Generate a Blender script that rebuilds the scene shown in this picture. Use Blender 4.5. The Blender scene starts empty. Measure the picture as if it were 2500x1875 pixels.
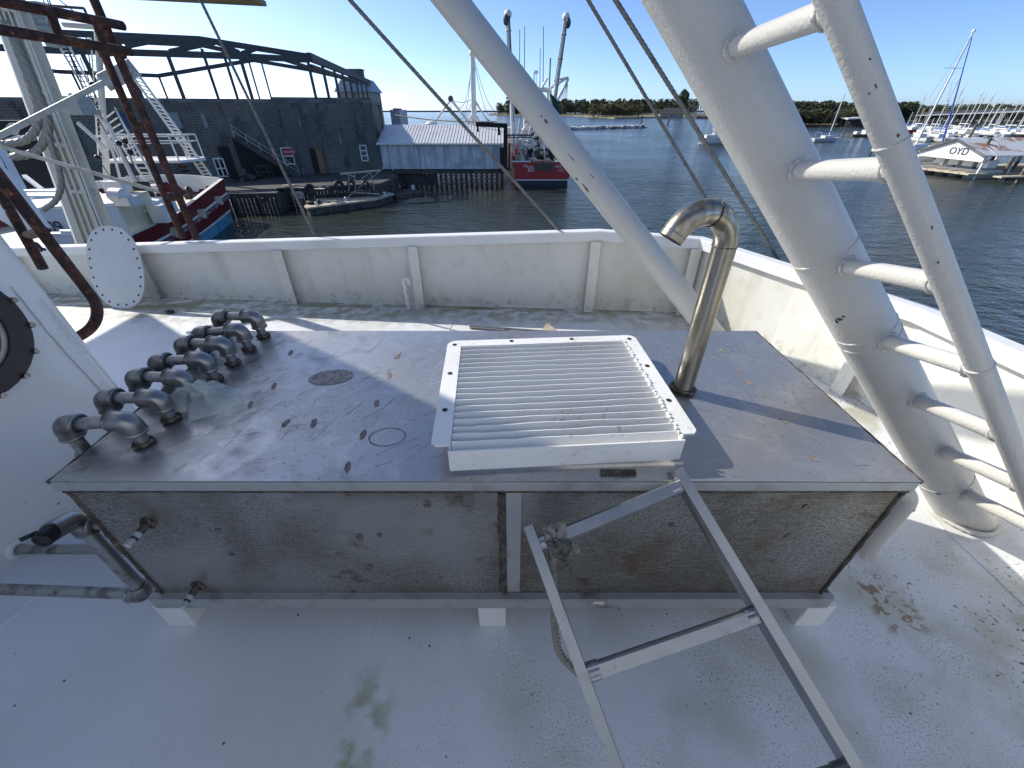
import bpy, math, random
from mathutils import Vector, Matrix
R = math.radians
random.seed(7)
sc = bpy.context.scene
COL = sc.collection
# ------------------------------------------------------------------ camera, sky, sun, exposure
FPX = 975.0                      # focal length in pixels of the 2500 px wide photograph
CZ = 1.65                        # eye height above the deck (deck is z = 0, water is z = WZ)
WZ = -5.2
PITCH = R(34.3)
cam_d = bpy.data.cameras.new('camera'); cam = bpy.data.objects.new('camera', cam_d); COL.objects.link(cam)
cam_d.sensor_fit = 'HORIZONTAL'; cam_d.sensor_width = 36.0; cam_d.lens = 36.0*FPX/2500.0
cam_d.clip_start = 0.02; cam_d.clip_end = 30000
cam.location = (0, 0, CZ); cam.rotation_euler = (math.pi/2-PITCH, 0, 0)
sc.camera = cam
SUN_AZ = math.atan2(-.885, .465); SUN_EL = R(34.2)
w = bpy.data.worlds.new('World'); sc.world = w; w.use_nodes = True
nt = w.node_tree; nt.nodes.clear()
sky = nt.nodes.new('ShaderNodeTexSky'); sky.sky_type = 'NISHITA'; sky.sun_disc = False
sky.sun_elevation = SUN_EL; sky.sun_rotation = SUN_AZ
sky.air_density = 0.5; sky.dust_density = 0.7; sky.ozone_density = 5.0; sky.altitude = 0
bg = nt.nodes.new('ShaderNodeBackground'); bg.inputs[1].default_value = 0.135
ow = nt.nodes.new('ShaderNodeOutputWorld')
nt.links.new(sky.outputs[0], bg.inputs[0]); nt.links.new(bg.outputs[0], ow.inputs[0])
sl = bpy.data.lights.new('sun', 'SUN'); sl.energy = 3.2; sl.angle = R(0.5); sl.color = (1.0, .95, .86)
so = bpy.data.objects.new('sun', sl); COL.objects.link(so)
sd = Vector((math.sin(SUN_AZ)*math.cos(SUN_EL), math.cos(SUN_AZ)*math.cos(SUN_EL), math.sin(SUN_EL)))
so.rotation_euler = sd.to_track_quat('Z', 'Y').to_euler(); so.location = (-20, 20, 30)
vs = sc.view_settings; vs.view_transform = 'Standard'; vs.look = 'None'; vs.exposure = 0.72; vs.gamma = 1; vs.use_curve_mapping = False

# ------------------------------------------------------------------ measuring the photograph: a photo pixel and one known distance give a place
SP, CP = math.sin(PITCH), math.cos(PITCH)
def ray(px, py):
    u = (px-1250)/FPX; v = (937.5-py)/FPX
    return Vector((u, CP+v*SP, -SP+v*CP))
CAM = Vector((0, 0, CZ))
def atZ(px, py, z):
    r = ray(px, py); return CAM + r*((z-CZ)/r.z)
def atY(px, py, y):
    r = ray(px, py); return CAM + r*(y/r.y)
def atX(px, py, x):
    r = ray(px, py); return CAM + r*(x/r.x)
def atD(px, py, d): return CAM + ray(px, py)*d
def proj(p):
    q = Vector(p)-CAM; d = q.y*CP-q.z*SP
    return (1250+FPX*q.x/d, 937.5-FPX*(q.y*SP+q.z*CP)/d, d)

# ------------------------------------------------------------------ mesh helpers
ORG = {}
class MB:
    def __init__(s): s.v = []; s.f = []; s.m = []; s.s = []; s.mi = 0
    def add(s, vs, fs, smooth=False):
        o = len(s.v); s.v += [Vector(a) for a in vs]
        for f in fs: s.f.append([i+o for i in f]); s.m.append(s.mi); s.s.append(smooth)
        return s
    def box(s, c, size, rot=None):
        c = Vector(c); h = Vector(size)/2; vs = []
        for x, y, z in ((-1,-1,-1),(1,-1,-1),(1,1,-1),(-1,1,-1),(-1,-1,1),(1,-1,1),(1,1,1),(-1,1,1)):
            p = Vector((x*h.x, y*h.y, z*h.z))
            if rot is not None: p = rot @ p
            vs.append(c+p)
        return s.add(vs, [(0,3,2,1),(4,5,6,7),(0,1,5,4),(1,2,6,5),(2,3,7,6),(3,0,4,7)])
    def bar(s, p, q, w, h, up=(0,0,1)):
        p = Vector(p); q = Vector(q); d = q-p; L = d.length
        if L < 1e-6: return s
        d.normalize(); up = Vector(up)
        if abs(d.dot(up)) > .98: up = Vector((0,1,0)) if abs(d.y) < .9 else Vector((1,0,0))
        x = d.cross(up).normalized(); z = x.cross(d).normalized()
        m = Matrix((x, d, z)).transposed()
        return s.box((p+q)/2, (w, L, h), m)
    def tube(s, pts, r, seg=12, cap=True, lobes=0, twist=0.0, lobe=.16, smooth=True):
        pts = [Vector(p) for p in pts]
        n = len(pts); rad = r if isinstance(r, (list, tuple)) else [r]*n
        t0 = (pts[1]-pts[0]).normalized()
        a = Vector((0,0,1)) if abs(t0.z) < .9 else Vector((1,0,0))
        nx = t0.cross(a).normalized(); vs = []; L = 0
        for i, p in enumerate(pts):
            t = (pts[min(i+1, n-1)]-pts[max(i-1, 0)])
            t = t.normalized() if t.length > 1e-9 else t0
            nx = (nx-t*nx.dot(t)).normalized(); ny = t.cross(nx)
            if i: L += (p-pts[i-1]).length
            for k in range(seg):
                an = 2*math.pi*k/seg
                rr = rad[i]
                if lobes: rr *= 1+lobe*math.cos(lobes*an+twist*L)
                vs.append(p+nx*(rr*math.cos(an))+ny*(rr*math.sin(an)))
        fs = []
        for i in range(n-1):
            for k in range(seg):
                k2 = (k+1) % seg
                fs.append((i*seg+k, i*seg+k2, (i+1)*seg+k2, (i+1)*seg+k))
        s.add(vs, fs, smooth)
        if cap:
            o = len(s.v)-len(vs)
            s.f.append([o+k for k in range(seg)][::-1]); s.m.append(s.mi); s.s.append(False)
            s.f.append([o+(n-1)*seg+k for k in range(seg)]); s.m.append(s.mi); s.s.append(False)
        return s
    def cyl(s, p, q, r, r2=None, seg=16): return s.tube([p, q], [r, r if r2 is None else r2], seg)
    def torus(s, c, ax, R_, r, seg=24, s2=8, wob=0):
        c = Vector(c); ax = Vector(ax).normalized()
        a = Vector((0,0,1)) if abs(ax.z) < .9 else Vector((1,0,0))
        x = ax.cross(a).normalized(); y = ax.cross(x); vs = []
        for i in range(seg):
            t = 2*math.pi*i/seg; d = x*math.cos(t)+y*math.sin(t); rr = r*(1+wob*random.uniform(-1, 1))
            for k in range(s2):
                u = 2*math.pi*k/s2; vs.append(c+d*(R_+rr*math.cos(u))+ax*(rr*math.sin(u)))
        fs = [(i*s2+k, ((i+1)%seg)*s2+k, ((i+1)%seg)*s2+(k+1)%s2, i*s2+(k+1)%s2) for i in range(seg) for k in range(s2)]
        return s.add(vs, fs, True)
    def ball(s, c, r, seg=12, rings=8, sq=(1,1,1)):
        c = Vector(c); vs = []; fs = []
        for i in range(rings+1):
            ph = math.pi*i/rings
            for k in range(seg):
                t = 2*math.pi*k/seg
                vs.append(c+Vector((r*sq[0]*math.sin(ph)*math.cos(t), r*sq[1]*math.sin(ph)*math.sin(t), r*sq[2]*math.cos(ph))))
        for i in range(rings):
            for k in range(seg):
                fs.append((i*seg+k, (i+1)*seg+k, (i+1)*seg+(k+1)%seg, i*seg+(k+1)%seg))
        return s.add(vs, fs, True)
    def prism(s, poly, off):
        poly = [Vector(p) for p in poly]; off = Vector(off); n = len(poly)
        nrm = Vector((0,0,0))
        for i in range(n): nrm += (poly[i]-poly[0]).cross(poly[(i+1)%n]-poly[0])
        if nrm.dot(off) > 0: poly = poly[::-1]
        vs = poly+[p+off for p in poly]
        fs = [list(range(n)), list(range(2*n-1, n-1, -1))]+[[(i+1)%n, i, n+i, n+(i+1)%n] for i in range(n)]
        return s.add(vs, fs)
    def sheet(s, poly): return s.add(poly, [list(range(len(poly)))])
    def hexnut(s, c, ax, r, h):
        c = Vector(c); ax = Vector(ax).normalized(); return s.tube([c-ax*h/2, c+ax*h/2], r, 6, smooth=False)
    def build(s, name, mat, parent=None, smooth_angle=40, origin=None, bevel=0):
        me = bpy.data.meshes.new(name)
        if parent is not None: o0 = ORG[parent.name]
        elif origin is not None: o0 = Vector(origin)
        else:
            xs = [v.x for v in s.v]; ys = [v.y for v in s.v]; zs = [v.z for v in s.v]
            o0 = Vector(((min(xs)+max(xs))/2, (min(ys)+max(ys))/2, min(zs)))
        me.from_pydata([tuple(v-o0) for v in s.v], [], s.f)
        mats = mat if isinstance(mat, (list, tuple)) else [mat]
        for m_ in mats: me.materials.append(m_)
        me.polygons.foreach_set('material_index', s.m)
        me.polygons.foreach_set('use_smooth', s.s)
        me.update(); me.validate()
        if any(s.s): me.set_sharp_from_angle(angle=R(smooth_angle))
        ob = bpy.data.objects.new(name, me); COL.objects.link(ob)
        if parent is not None: ob.parent = parent
        else: ob.location = o0
        ORG[ob.name] = o0
        if bevel:
            b = ob.modifiers.new('bevel', 'BEVEL'); b.width = bevel; b.segments = 2; b.limit_method = 'ANGLE'; b.angle_limit = R(35)
        return ob
def tag(o, label=None, cat=None, group=None, kind=None):
    if label: o['label'] = label
    if cat: o['category'] = cat
    if group: o['group'] = group
    if kind: o['kind'] = kind
    return o
def thing(name, label, cat, loc, group=None, kind=None):
    o = bpy.data.objects.new(name, None); COL.objects.link(o); o.location = loc; o.empty_display_size = .1
    ORG[o.name] = Vector(loc); return tag(o, label, cat, group, kind)
def copy_tree(o, loc=None, rz=None, scale=None, label=None, parent=None):
    c = o.copy(); COL.objects.link(c)
    if parent is not None: c.parent = parent
    if loc is not None: c.location = loc
    if rz is not None: c.rotation_euler = (0, 0, rz)
    if scale is not None: c.scale = scale
    if label: c['label'] = label
    for ch in list(o.children): copy_tree(ch, parent=c)
    return c
def rope(mb, pts, r, pitch=.12, seg=18, step=None, lobes=6, smooth_path=False, amp=.15):
    pts = [Vector(p) for p in pts]
    if smooth_path: pts = spline(pts, 10)
    out = []; step = step or pitch/6
    for a, b in zip(pts, pts[1:]):
        n = max(1, int((b-a).length/step))
        for i in range(n): out.append(a.lerp(b, i/n))
    out.append(pts[-1])
    return mb.tube(out, r, seg, lobes=lobes, twist=2*math.pi/pitch, lobe=amp)
def spline(pts, n=8):
    pts = [Vector(p) for p in pts]; P = [pts[0]*2-pts[1]]+pts+[pts[-1]*2-pts[-2]]; out = []
    for i in range(1, len(P)-2):
        a, b, c, d = P[i-1:i+3]
        for k in range(n):
            t = k/n
            out.append(.5*((2*b)+(-a+c)*t+(2*a-5*b+4*c-d)*t*t+(-a+3*b-3*c+d)*t**3))
    out.append(pts[-1]); return out
def bend(pts, r, n=8):
    """polyline with rounded corners of radius r"""
    pts = [Vector(p) for p in pts]; out = [pts[0]]
    for a, b, c in zip(pts, pts[1:], pts[2:]):
        d1 = (a-b).normalized(); d2 = (c-b).normalized(); ang = d1.angle(d2)
        t = min(r/math.tan(ang/2), (a-b).length*.49, (c-b).length*.49); rr = t*math.tan(ang/2)
        bis = (d1+d2).normalized(); cen = b+bis*(rr/math.sin(ang/2))
        p1 = b+d1*t; p2 = b+d2*t; v1 = p1-cen; v2 = p2-cen; A = v1.angle(v2); ax = v1.cross(v2).normalized()
        for i in range(n+1): out.append(cen+Matrix.Rotation(A*i/n, 3, ax) @ v1)
    out.append(pts[-1]); return out
def sweep(mb, pts, prof):
    """horizontal polyline pts (Vector) with a vertical profile [(offset to the left of travel, dz)] closed"""
    pts = [Vector(p) for p in pts]; n = len(pts); vs = []; k = len(prof)
    for i, p in enumerate(pts):
        a = (p-pts[i-1]) if i else (pts[1]-p); b = (pts[i+1]-p) if i < n-1 else a
        a = Vector((a.x, a.y, 0)).normalized(); b = Vector((b.x, b.y, 0)).normalized()
        na = Vector((-a.y, a.x, 0)); nb = Vector((-b.y, b.x, 0)); m_ = (na+nb).normalized(); m_ /= max(.3, m_.dot(na))
        for o, dz in prof: vs.append(p+m_*o+Vector((0, 0, dz)))
    fs = [(i*k+j, i*k+(j+1)%k, (i+1)*k+(j+1)%k, (i+1)*k+j) for i in range(n-1) for j in range(k)]
    fs += [list(range(k))[::-1], [(n-1)*k+j for j in range(k)]]
    return mb.add(vs, fs)
def text(s, name, mat, parent, p, xdir, up, size, ext=.003, shear=0, align='LEFT'):
    cu = bpy.data.curves.new(name, 'FONT'); cu.body = s; cu.size = size; cu.extrude = ext; cu.shear = shear; cu.align_x = align
    cu.materials.append(mat); o = bpy.data.objects.new(name, cu); COL.objects.link(o)
    x = Vector(xdir).normalized(); z = x.cross(Vector(up)).normalized(); y = z.cross(x)
    o.matrix_world = Matrix.Translation(Vector(p)) @ Matrix((x, y, z)).transposed().to_4x4()
    bpy.context.view_layer.update()
    me = bpy.data.meshes.new_from_object(o.evaluated_get(bpy.context.evaluated_depsgraph_get())); me.transform(o.matrix_world.to_3x3().to_4x4()); me.name = name
    bpy.data.objects.remove(o); bpy.data.curves.remove(cu)
    if not me.materials: me.materials.append(mat)
    o = bpy.data.objects.new(name, me); COL.objects.link(o); o.location = p
    if parent is not None: o.parent = parent; o.location = Vector(p)-ORG[parent.name]
    return o

# ------------------------------------------------------------------ materials
def M(name, base, rough=.5, metal=0.0, layers=(), bump=(), spec=.5, alpha=None, trans=None, angle=None, coat=0, aniso=0):
    m = bpy.data.materials.new(name); m.use_nodes = True; n = m.node_tree.nodes; l = m.node_tree.links
    b = n['Principled BSDF']; b.inputs['Roughness'].default_value = rough; b.inputs['Metallic'].default_value = metal
    b.inputs['Specular IOR Level'].default_value = spec; b.inputs['Coat Weight'].default_value = coat
    if alpha is not None: b.inputs['Alpha'].default_value = alpha
    if trans is not None: b.inputs['Transmission Weight'].default_value = trans
    tc = n.new('ShaderNodeTexCoord'); src = tc.outputs['Object']
    if angle is not None:
        mp = n.new('ShaderNodeMapping'); mp.vector_type = 'POINT'; mp.inputs['Rotation'].default_value = (0, 0, -angle); l.new(src, mp.inputs[0]); src = mp.outputs[0]
    sep = None
    def coords(st):
        if st == (1,1,1): return src
        mp = n.new('ShaderNodeMapping'); mp.inputs['Scale'].default_value = st; l.new(src, mp.inputs[0]); return mp.outputs[0]
    def ramp(val, lo, hi, inv=False):
        r = n.new('ShaderNodeMapRange'); r.interpolation_type = 'SMOOTHSTEP'
        r.inputs[1].default_value = lo; r.inputs[2].default_value = hi
        r.inputs[3].default_value = 1 if inv else 0; r.inputs[4].default_value = 0 if inv else 1
        l.new(val, r.inputs[0]); return r.outputs[0]
    def mul(a, b_):
        x = n.new('ShaderNodeMath'); x.operation = 'MULTIPLY'
        for i, v in enumerate((a, b_)):
            if isinstance(v, (int, float)): x.inputs[i].default_value = v
            else: l.new(v, x.inputs[i])
        return x.outputs[0]
    def tex(k, s, st=(1,1,1), det=4, dist=0):
        if k == 'noise':
            t = n.new('ShaderNodeTexNoise'); t.inputs['Scale'].default_value = s; t.inputs['Detail'].default_value = det; t.inputs['Distortion'].default_value = dist
            l.new(coords(st), t.inputs['Vector']); return t.outputs['Fac']
        if k == 'dots':
            t = n.new('ShaderNodeTexVoronoi'); t.inputs['Scale'].default_value = s; l.new(coords(st), t.inputs['Vector']); return t.outputs['Distance']
        if k == 'cells':
            t = n.new('ShaderNodeTexVoronoi'); t.inputs['Scale'].default_value = s; l.new(coords(st), t.inputs['Vector'])
            sx = n.new('ShaderNodeSeparateColor'); l.new(t.outputs['Color'], sx.inputs[0]); return sx.outputs[0]
        if k == 'wave':
            t = n.new('ShaderNodeTexWave'); t.inputs['Scale'].default_value = s; t.inputs['Distortion'].default_value = dist; l.new(coords(st), t.inputs['Vector']); return t.outputs['Fac']
        if k == 'brick':
            sx = n.new('ShaderNodeSeparateXYZ'); l.new(src, sx.inputs[0]); cx = n.new('ShaderNodeCombineXYZ')
            l.new(sx.outputs['X'], cx.inputs[0]); l.new(sx.outputs['Z'], cx.inputs[1])
            t = n.new('ShaderNodeTexBrick'); t.inputs['Scale'].default_value = s; t.inputs['Mortar Size'].default_value = .035
            t.inputs['Color1'].default_value = (.7,.7,.7,1); t.inputs['Color2'].default_value = (.3,.3,.3,1); t.inputs['Mortar'].default_value = (0,0,0,1)
            t.inputs['Brick Width'].default_value = .5; t.inputs['Row Height'].default_value = .25
            l.new(cx.outputs[0], t.inputs['Vector']); return t.outputs[0]
    def axis(a):
        nonlocal sep
        if sep is None:
            sep = n.new('ShaderNodeSeparateXYZ'); l.new(src, sep.inputs[0])
        return sep.outputs[a]
    col = None; rgh = None
    for L in layers:
        k = L.get('k', 'noise'); t = tex(k, L['s'], L.get('st', (1,1,1)), L.get('det', 4), L.get('dist', 0))
        f = ramp(t, L['lo'], L['hi'], L.get('inv', k == 'dots'))
        if 'mk' in L: f = mul(f, ramp(tex('noise', L['mk'][0], L.get('mst', (1,1,1))), L['mk'][1], L['mk'][2]))
        for (a, lo, hi) in L.get('ax', ()):
            f = mul(f, ramp(axis(a), min(lo, hi), max(lo, hi), lo > hi))
        f = mul(f, L.get('amt', 1.0))
        if 'c' in L:
            mx = n.new('ShaderNodeMix'); mx.data_type = 'RGBA'
            l.new(f, mx.inputs[0])
            if col is None: mx.inputs[6].default_value = (*base, 1)
            else: l.new(col, mx.inputs[6])
            mx.inputs[7].default_value = (*L['c'], 1); col = mx.outputs[2]
        if 'r' in L:
            mx = n.new('ShaderNodeMix'); mx.data_type = 'FLOAT'; l.new(f, mx.inputs[0])
            if rgh is None: mx.inputs[2].default_value = rough
            else: l.new(rgh, mx.inputs[2])
            mx.inputs[3].default_value = L['r']; rgh = mx.outputs[0]
        if 'mt' in L:
            mx = n.new('ShaderNodeMix'); mx.data_type = 'FLOAT'; l.new(f, mx.inputs[0]); mx.inputs[2].default_value = metal; mx.inputs[3].default_value = L['mt']; l.new(mx.outputs[0], b.inputs['Metallic'])
    if col is None: b.inputs['Base Color'].default_value = (*base, 1)
    else: l.new(col, b.inputs['Base Color'])
    if rgh is not None: l.new(rgh, b.inputs['Roughness'])
    prev = None
    for B in bump:
        t = tex(B.get('k', 'noise'), B['s'], B.get('st', (1,1,1)), B.get('det', 3), B.get('dist', 0))
        bp = n.new('ShaderNodeBump'); bp.inputs['Strength'].default_value = B.get('str', .3); bp.inputs['Distance'].default_value = B['d']
        l.new(t, bp.inputs['Height'])
        if prev is not None: l.new(prev, bp.inputs['Normal'])
        prev = bp.outputs[0]
    if prev is not None: l.new(prev, b.inputs['Normal'])
    return m
WHITE = (.82, .82, .79)
m_paint = M('white_enamel', WHITE, .32, layers=[dict(s=3, lo=.45, hi=.75, c=(.68,.67,.61), det=8, amt=.6), dict(s=60, lo=.60, hi=.70, c=(.40,.38,.32), mk=(2.5,.42,.65), amt=.6), dict(k='dots', s=9, lo=.03, hi=.06, c=(.10,.09,.08), mk=(4,.5,.56))],
            bump=[dict(s=140, d=.002, str=.35), dict(s=30, d=.003, str=.3)])
m_pole = M('thick_white_pole_paint', (.56,.545,.50), .30, layers=[dict(s=2.2, lo=.4, hi=.75, c=(.68,.67,.61), amt=.45), dict(k='dots', s=12, lo=.025, hi=.05, c=(.12,.11,.10), mk=(5,.5,.56)), dict(s=25, lo=.7, hi=.74, c=(.10,.10,.10), mk=(3,.62,.68), amt=.8)],
           bump=[dict(s=110, d=.004, str=.5), dict(s=24, d=.005, str=.4)])
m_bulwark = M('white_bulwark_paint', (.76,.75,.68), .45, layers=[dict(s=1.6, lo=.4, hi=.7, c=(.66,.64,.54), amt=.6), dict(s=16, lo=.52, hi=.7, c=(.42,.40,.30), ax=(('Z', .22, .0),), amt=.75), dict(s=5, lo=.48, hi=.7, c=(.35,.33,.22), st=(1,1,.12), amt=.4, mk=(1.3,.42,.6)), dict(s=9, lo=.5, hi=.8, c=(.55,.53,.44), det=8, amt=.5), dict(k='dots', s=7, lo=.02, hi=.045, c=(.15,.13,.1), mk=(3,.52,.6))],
              bump=[dict(s=160, d=.0015, str=.25), dict(s=2.0, d=.012, str=.25)])
m_deck = M('white_deck_paint', (.79,.81,.84), .42, layers=[
    dict(s=1.1, lo=.4, hi=.7, c=(.66,.66,.63), amt=.6),
    dict(s=3.2, lo=.42, hi=.72, c=(.47,.49,.37), det=9, ax=(('X', -1.1, .5),), amt=.55),
    dict(s=150, lo=.56, hi=.66, c=(.22,.25,.12), det=5, mk=(2.6,.42,.60), ax=(('X', -.9, .3),), amt=.9),
    dict(s=9, lo=.4, hi=.62, c=(.34,.31,.20), ax=(('Y', 3.15, 3.75),), amt=.8),
    dict(s=2.5, lo=.42, hi=.6, c=(.26,.25,.12), st=(.5,3,1), ax=(('Y', 3.35, 3.85),), amt=.75),
    dict(s=3.2, lo=.52, hi=.62, c=(.20,.10,.06), st=(.6,4,1), ax=(('Y', 3.60, 3.80),('X',-1.6,-.9),('X',1.3,.6)), amt=.85),
    dict(s=5, lo=.42, hi=.66, c=(.40,.38,.27), det=10, dist=.6, ax=(('X', 1.15, 1.8),), mk=(1.6,.40,.62), amt=.7),
    dict(s=55, lo=.61, hi=.66, c=(.06,.06,.035), det=3, ax=(('X', 1.0, 1.7),), mk=(3,.46,.6), amt=.9),
    dict(s=210, lo=.64, hi=.69, c=(.10,.11,.05), det=2, mk=(2.2,.38,.56), ax=(('X', -1.2, .1),), amt=.9),
    dict(k='dots', s=21, lo=.05, hi=.09, c=(.09,.09,.06), mk=(6,.50,.58), ax=(('X', -1.2, -.1),), amt=.9),
    dict(s=13, lo=.42, hi=.66, c=(.33,.36,.18), det=8, ax=(('X',-.60,-.52),('X',-.36,-.46),('Y',.70,.45)), amt=.8),
    dict(k='dots', s=31, lo=.03, hi=.055, c=(.08,.08,.07), mk=(4,.42,.54), amt=.9),
    dict(k='dots', s=11, lo=.035, hi=.06, c=(.05,.05,.05), mk=(5,.38,.46)),
    dict(s=24, lo=.50, hi=.58, c=(.22,.10,.03), det=6, ax=(('X',1.42,1.48),('X',1.66,1.56),('Y',.70,.76),('Y',1.0,.90)), amt=.9),
    dict(s=2.4, lo=.46, hi=.66, c=(.50,.50,.33), det=10, dist=.8, ax=(('Y',1.3,.6),('X',-.7,.2)), amt=.45),
    ], bump=[dict(s=220, d=.0012, str=.3), dict(s=1.6, d=.02, str=.35)])
m_steel_top = M('scratched_stainless_plate', (.42,.425,.43), .34, .72, layers=[
    dict(s=1.7, lo=.35, hi=.7, c=(.50,.485,.44), r=.42, amt=.8),
    dict(s=6, lo=.44, hi=.66, c=(.20,.18,.155), st=(1.3,1,1), det=12, dist=.5, mk=(2.1,.46,.62), ax=(('X', .0, -.75),), r=.55, amt=.6),
    dict(s=14, lo=.50, hi=.72, c=(.13,.105,.085), det=14, dist=.3, ax=(('X', -.2, -1.0),), amt=.6),
    dict(s=3, lo=.45, hi=.75, c=(.20,.19,.19), ax=(('X', -.75, -1.15),), r=.4, amt=.9),
    dict(s=70, lo=.58, hi=.68, c=(.12,.12,.12), det=8, dist=.6, mk=(3.2,.48,.6), amt=.5),
    dict(s=11, lo=.5, hi=.72, c=(.56,.55,.52), det=8, dist=.8, r=.28, amt=.6),
    dict(s=160, lo=.58, hi=.66, c=(.17,.17,.17), amt=.35),
    dict(k='dots', s=20, lo=.035, hi=.06, c=(.06,.05,.05), mk=(4,.46,.54)),
    ], bump=[dict(s=2.2, d=.02, str=.35), dict(s=260, d=.0004, str=.3)])
m_steel_front = M('rust_stained_stainless_plate', (.36,.36,.335), .36, .65, layers=[
    dict(s=2.0, lo=.38, hi=.66, c=(.19,.175,.14), det=8, dist=.5, amt=.85), dict(s=4, lo=.45, hi=.7, c=(.13,.10,.07), st=(1,1,.3), det=8, ax=(('X', .0, .15),), amt=.7, r=.5),
    dict(s=120, lo=.40, hi=.62, c=(.14,.12,.09), det=6, mk=(1.3,.36,.56), amt=.8, r=.5),
    dict(s=6, lo=.52, hi=.70, c=(.17,.105,.06), det=10, dist=.4, mk=(1.9,.44,.58), r=.6, amt=.85),
    dict(s=9, lo=.58, hi=.72, c=(.10,.065,.045), det=10, dist=.3, mk=(3.1,.46,.58), r=.6, amt=.9),
    dict(s=230, lo=.50, hi=.70, c=(.50,.51,.50), st=(.12,1,1), det=2, amt=.3),
    dict(s=70, lo=.56, hi=.68, c=(.10,.09,.075), det=8, mk=(2,.42,.62), amt=.6),
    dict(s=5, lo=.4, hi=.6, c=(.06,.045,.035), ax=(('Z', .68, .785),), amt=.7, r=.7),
    dict(k='dots', s=17, lo=.03, hi=.10, c=(.05,.035,.03), mk=(2.2,.50,.58), amt=.85),
    dict(k='dots', s=43, lo=.05, hi=.12, c=(.06,.04,.03), mk=(3.1,.52,.60), amt=.8),
    ], bump=[dict(s=2.6, d=.015, str=.35), dict(s=200, d=.0006, str=.3)])
m_edge = M('dark_weld_edge', (.07,.055,.045), .6, .4, layers=[dict(s=30, lo=.4, hi=.7, c=(.16,.13,.10)), dict(s=80, lo=.62, hi=.7, c=(.5,.45,.4), amt=.5)], bump=[dict(s=120, d=.003, str=.6)])
m_angle = M('grey_angle_iron', (.42,.43,.42), .45, .35, layers=[dict(s=14, lo=.5, hi=.7, c=(.30,.28,.25), amt=.6), dict(s=3, lo=.62, hi=.70, c=(.12,.08,.05), amt=.7), dict(k='dots', s=16, lo=.03, hi=.06, c=(.05,.05,.05), mk=(4,.5,.56))])
m_pipe = M('heat_stained_stainless_pipe', (.40,.40,.385), .33, .85, layers=[dict(s=18, lo=.45, hi=.7, c=(.14,.125,.11), r=.45, amt=.8), dict(s=50, lo=.6, hi=.7, c=(.09,.07,.05), mk=(8,.5,.62))], bump=[dict(s=90, d=.001, str=.3)])
m_elbow = M('dark_stainless_elbow', (.33,.325,.31), .30, .85, layers=[dict(s=14, lo=.42, hi=.66, c=(.09,.08,.07), r=.45, amt=.85)], bump=[dict(s=60, d=.001, str=.3)])
m_burn = M('burnt_weld', (.05,.042,.036), .65, .35, layers=[dict(s=60, lo=.5, hi=.66, c=(.22,.17,.12))], bump=[dict(s=90, d=.004, str=.7)])
m_goose = M('polished_stainless_vent', (.42,.40,.35), .30, 1.0, layers=[dict(s=6, lo=.4, hi=.65, c=(.30,.26,.19), st=(6,6,.5), r=.34), dict(s=30, lo=.6, hi=.7, c=(.16,.13,.10), st=(2,2,.3), amt=.7)], bump=[dict(s=70, d=.001, str=.3)])
m_rust = M('flaking_red_rust', (.085,.034,.024), .75, .15, layers=[dict(s=12, lo=.4, hi=.6, c=(.035,.018,.015)), dict(s=26, lo=.55, hi=.65, c=(.20,.07,.035), amt=.8), dict(s=9, lo=.66, hi=.69, c=(.55,.48,.38), mk=(3,.50,.56)), dict(s=40, lo=.70, hi=.74, c=(.6,.25,.12))], bump=[dict(s=50, d=.006, str=.7)])
m_alu = M('dull_aluminium', (.34,.36,.38), .33, .9, layers=[dict(s=30, lo=.45, hi=.7, c=(.36,.37,.37), st=(1,1,1), r=.5, amt=.7), dict(s=120, lo=.62, hi=.7, c=(.16,.16,.16), amt=.5, mk=(8,.5,.6))], bump=[dict(s=180, d=.0005, str=.3)])
m_galv = M('galvanised_bar', (.46,.45,.40), .5, .55, layers=[dict(s=12, lo=.45, hi=.7, c=(.26,.24,.20), amt=.7)])
m_wire = M('grey_wire_rope', (.21,.205,.18), .55, .45, layers=[dict(s=25, lo=.45, hi=.7, c=(.10,.095,.08), amt=.7)])
m_hawser = M('pale_steel_hawser', (.25,.25,.235), .5, .3, layers=[dict(s=25, lo=.5, hi=.7, c=(.22,.21,.19), amt=.6)])
m_rope = M('dirty_grey_rope', (.30,.29,.235), .9, 0, layers=[dict(s=40, lo=.45, hi=.7, c=(.15,.15,.10), amt=.8)], bump=[dict(s=200, d=.002, str=.5)])
m_black = M('black_rubber', (.012,.013,.016), .45)
m_hole = M('dark_bolt_hole', (.02,.018,.015), .8)
m_glass_dark = M('dark_window_glass', (.01,.012,.016), .06, spec=.8)
m_fluted = M('matt_white_mast_paint', (.62,.62,.56), .6, layers=[dict(s=2, lo=.4, hi=.7, c=(.50,.49,.42), amt=.6), dict(s=30, lo=.6, hi=.7, c=(.3,.28,.22), amt=.4)], bump=[dict(s=80, d=.004, str=.4)])
m_bright = M('clean_white_paint', (.80,.80,.78), .4, layers=[dict(s=1.5, lo=.5, hi=.75, c=(.6,.57,.48), amt=.5)])
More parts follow.
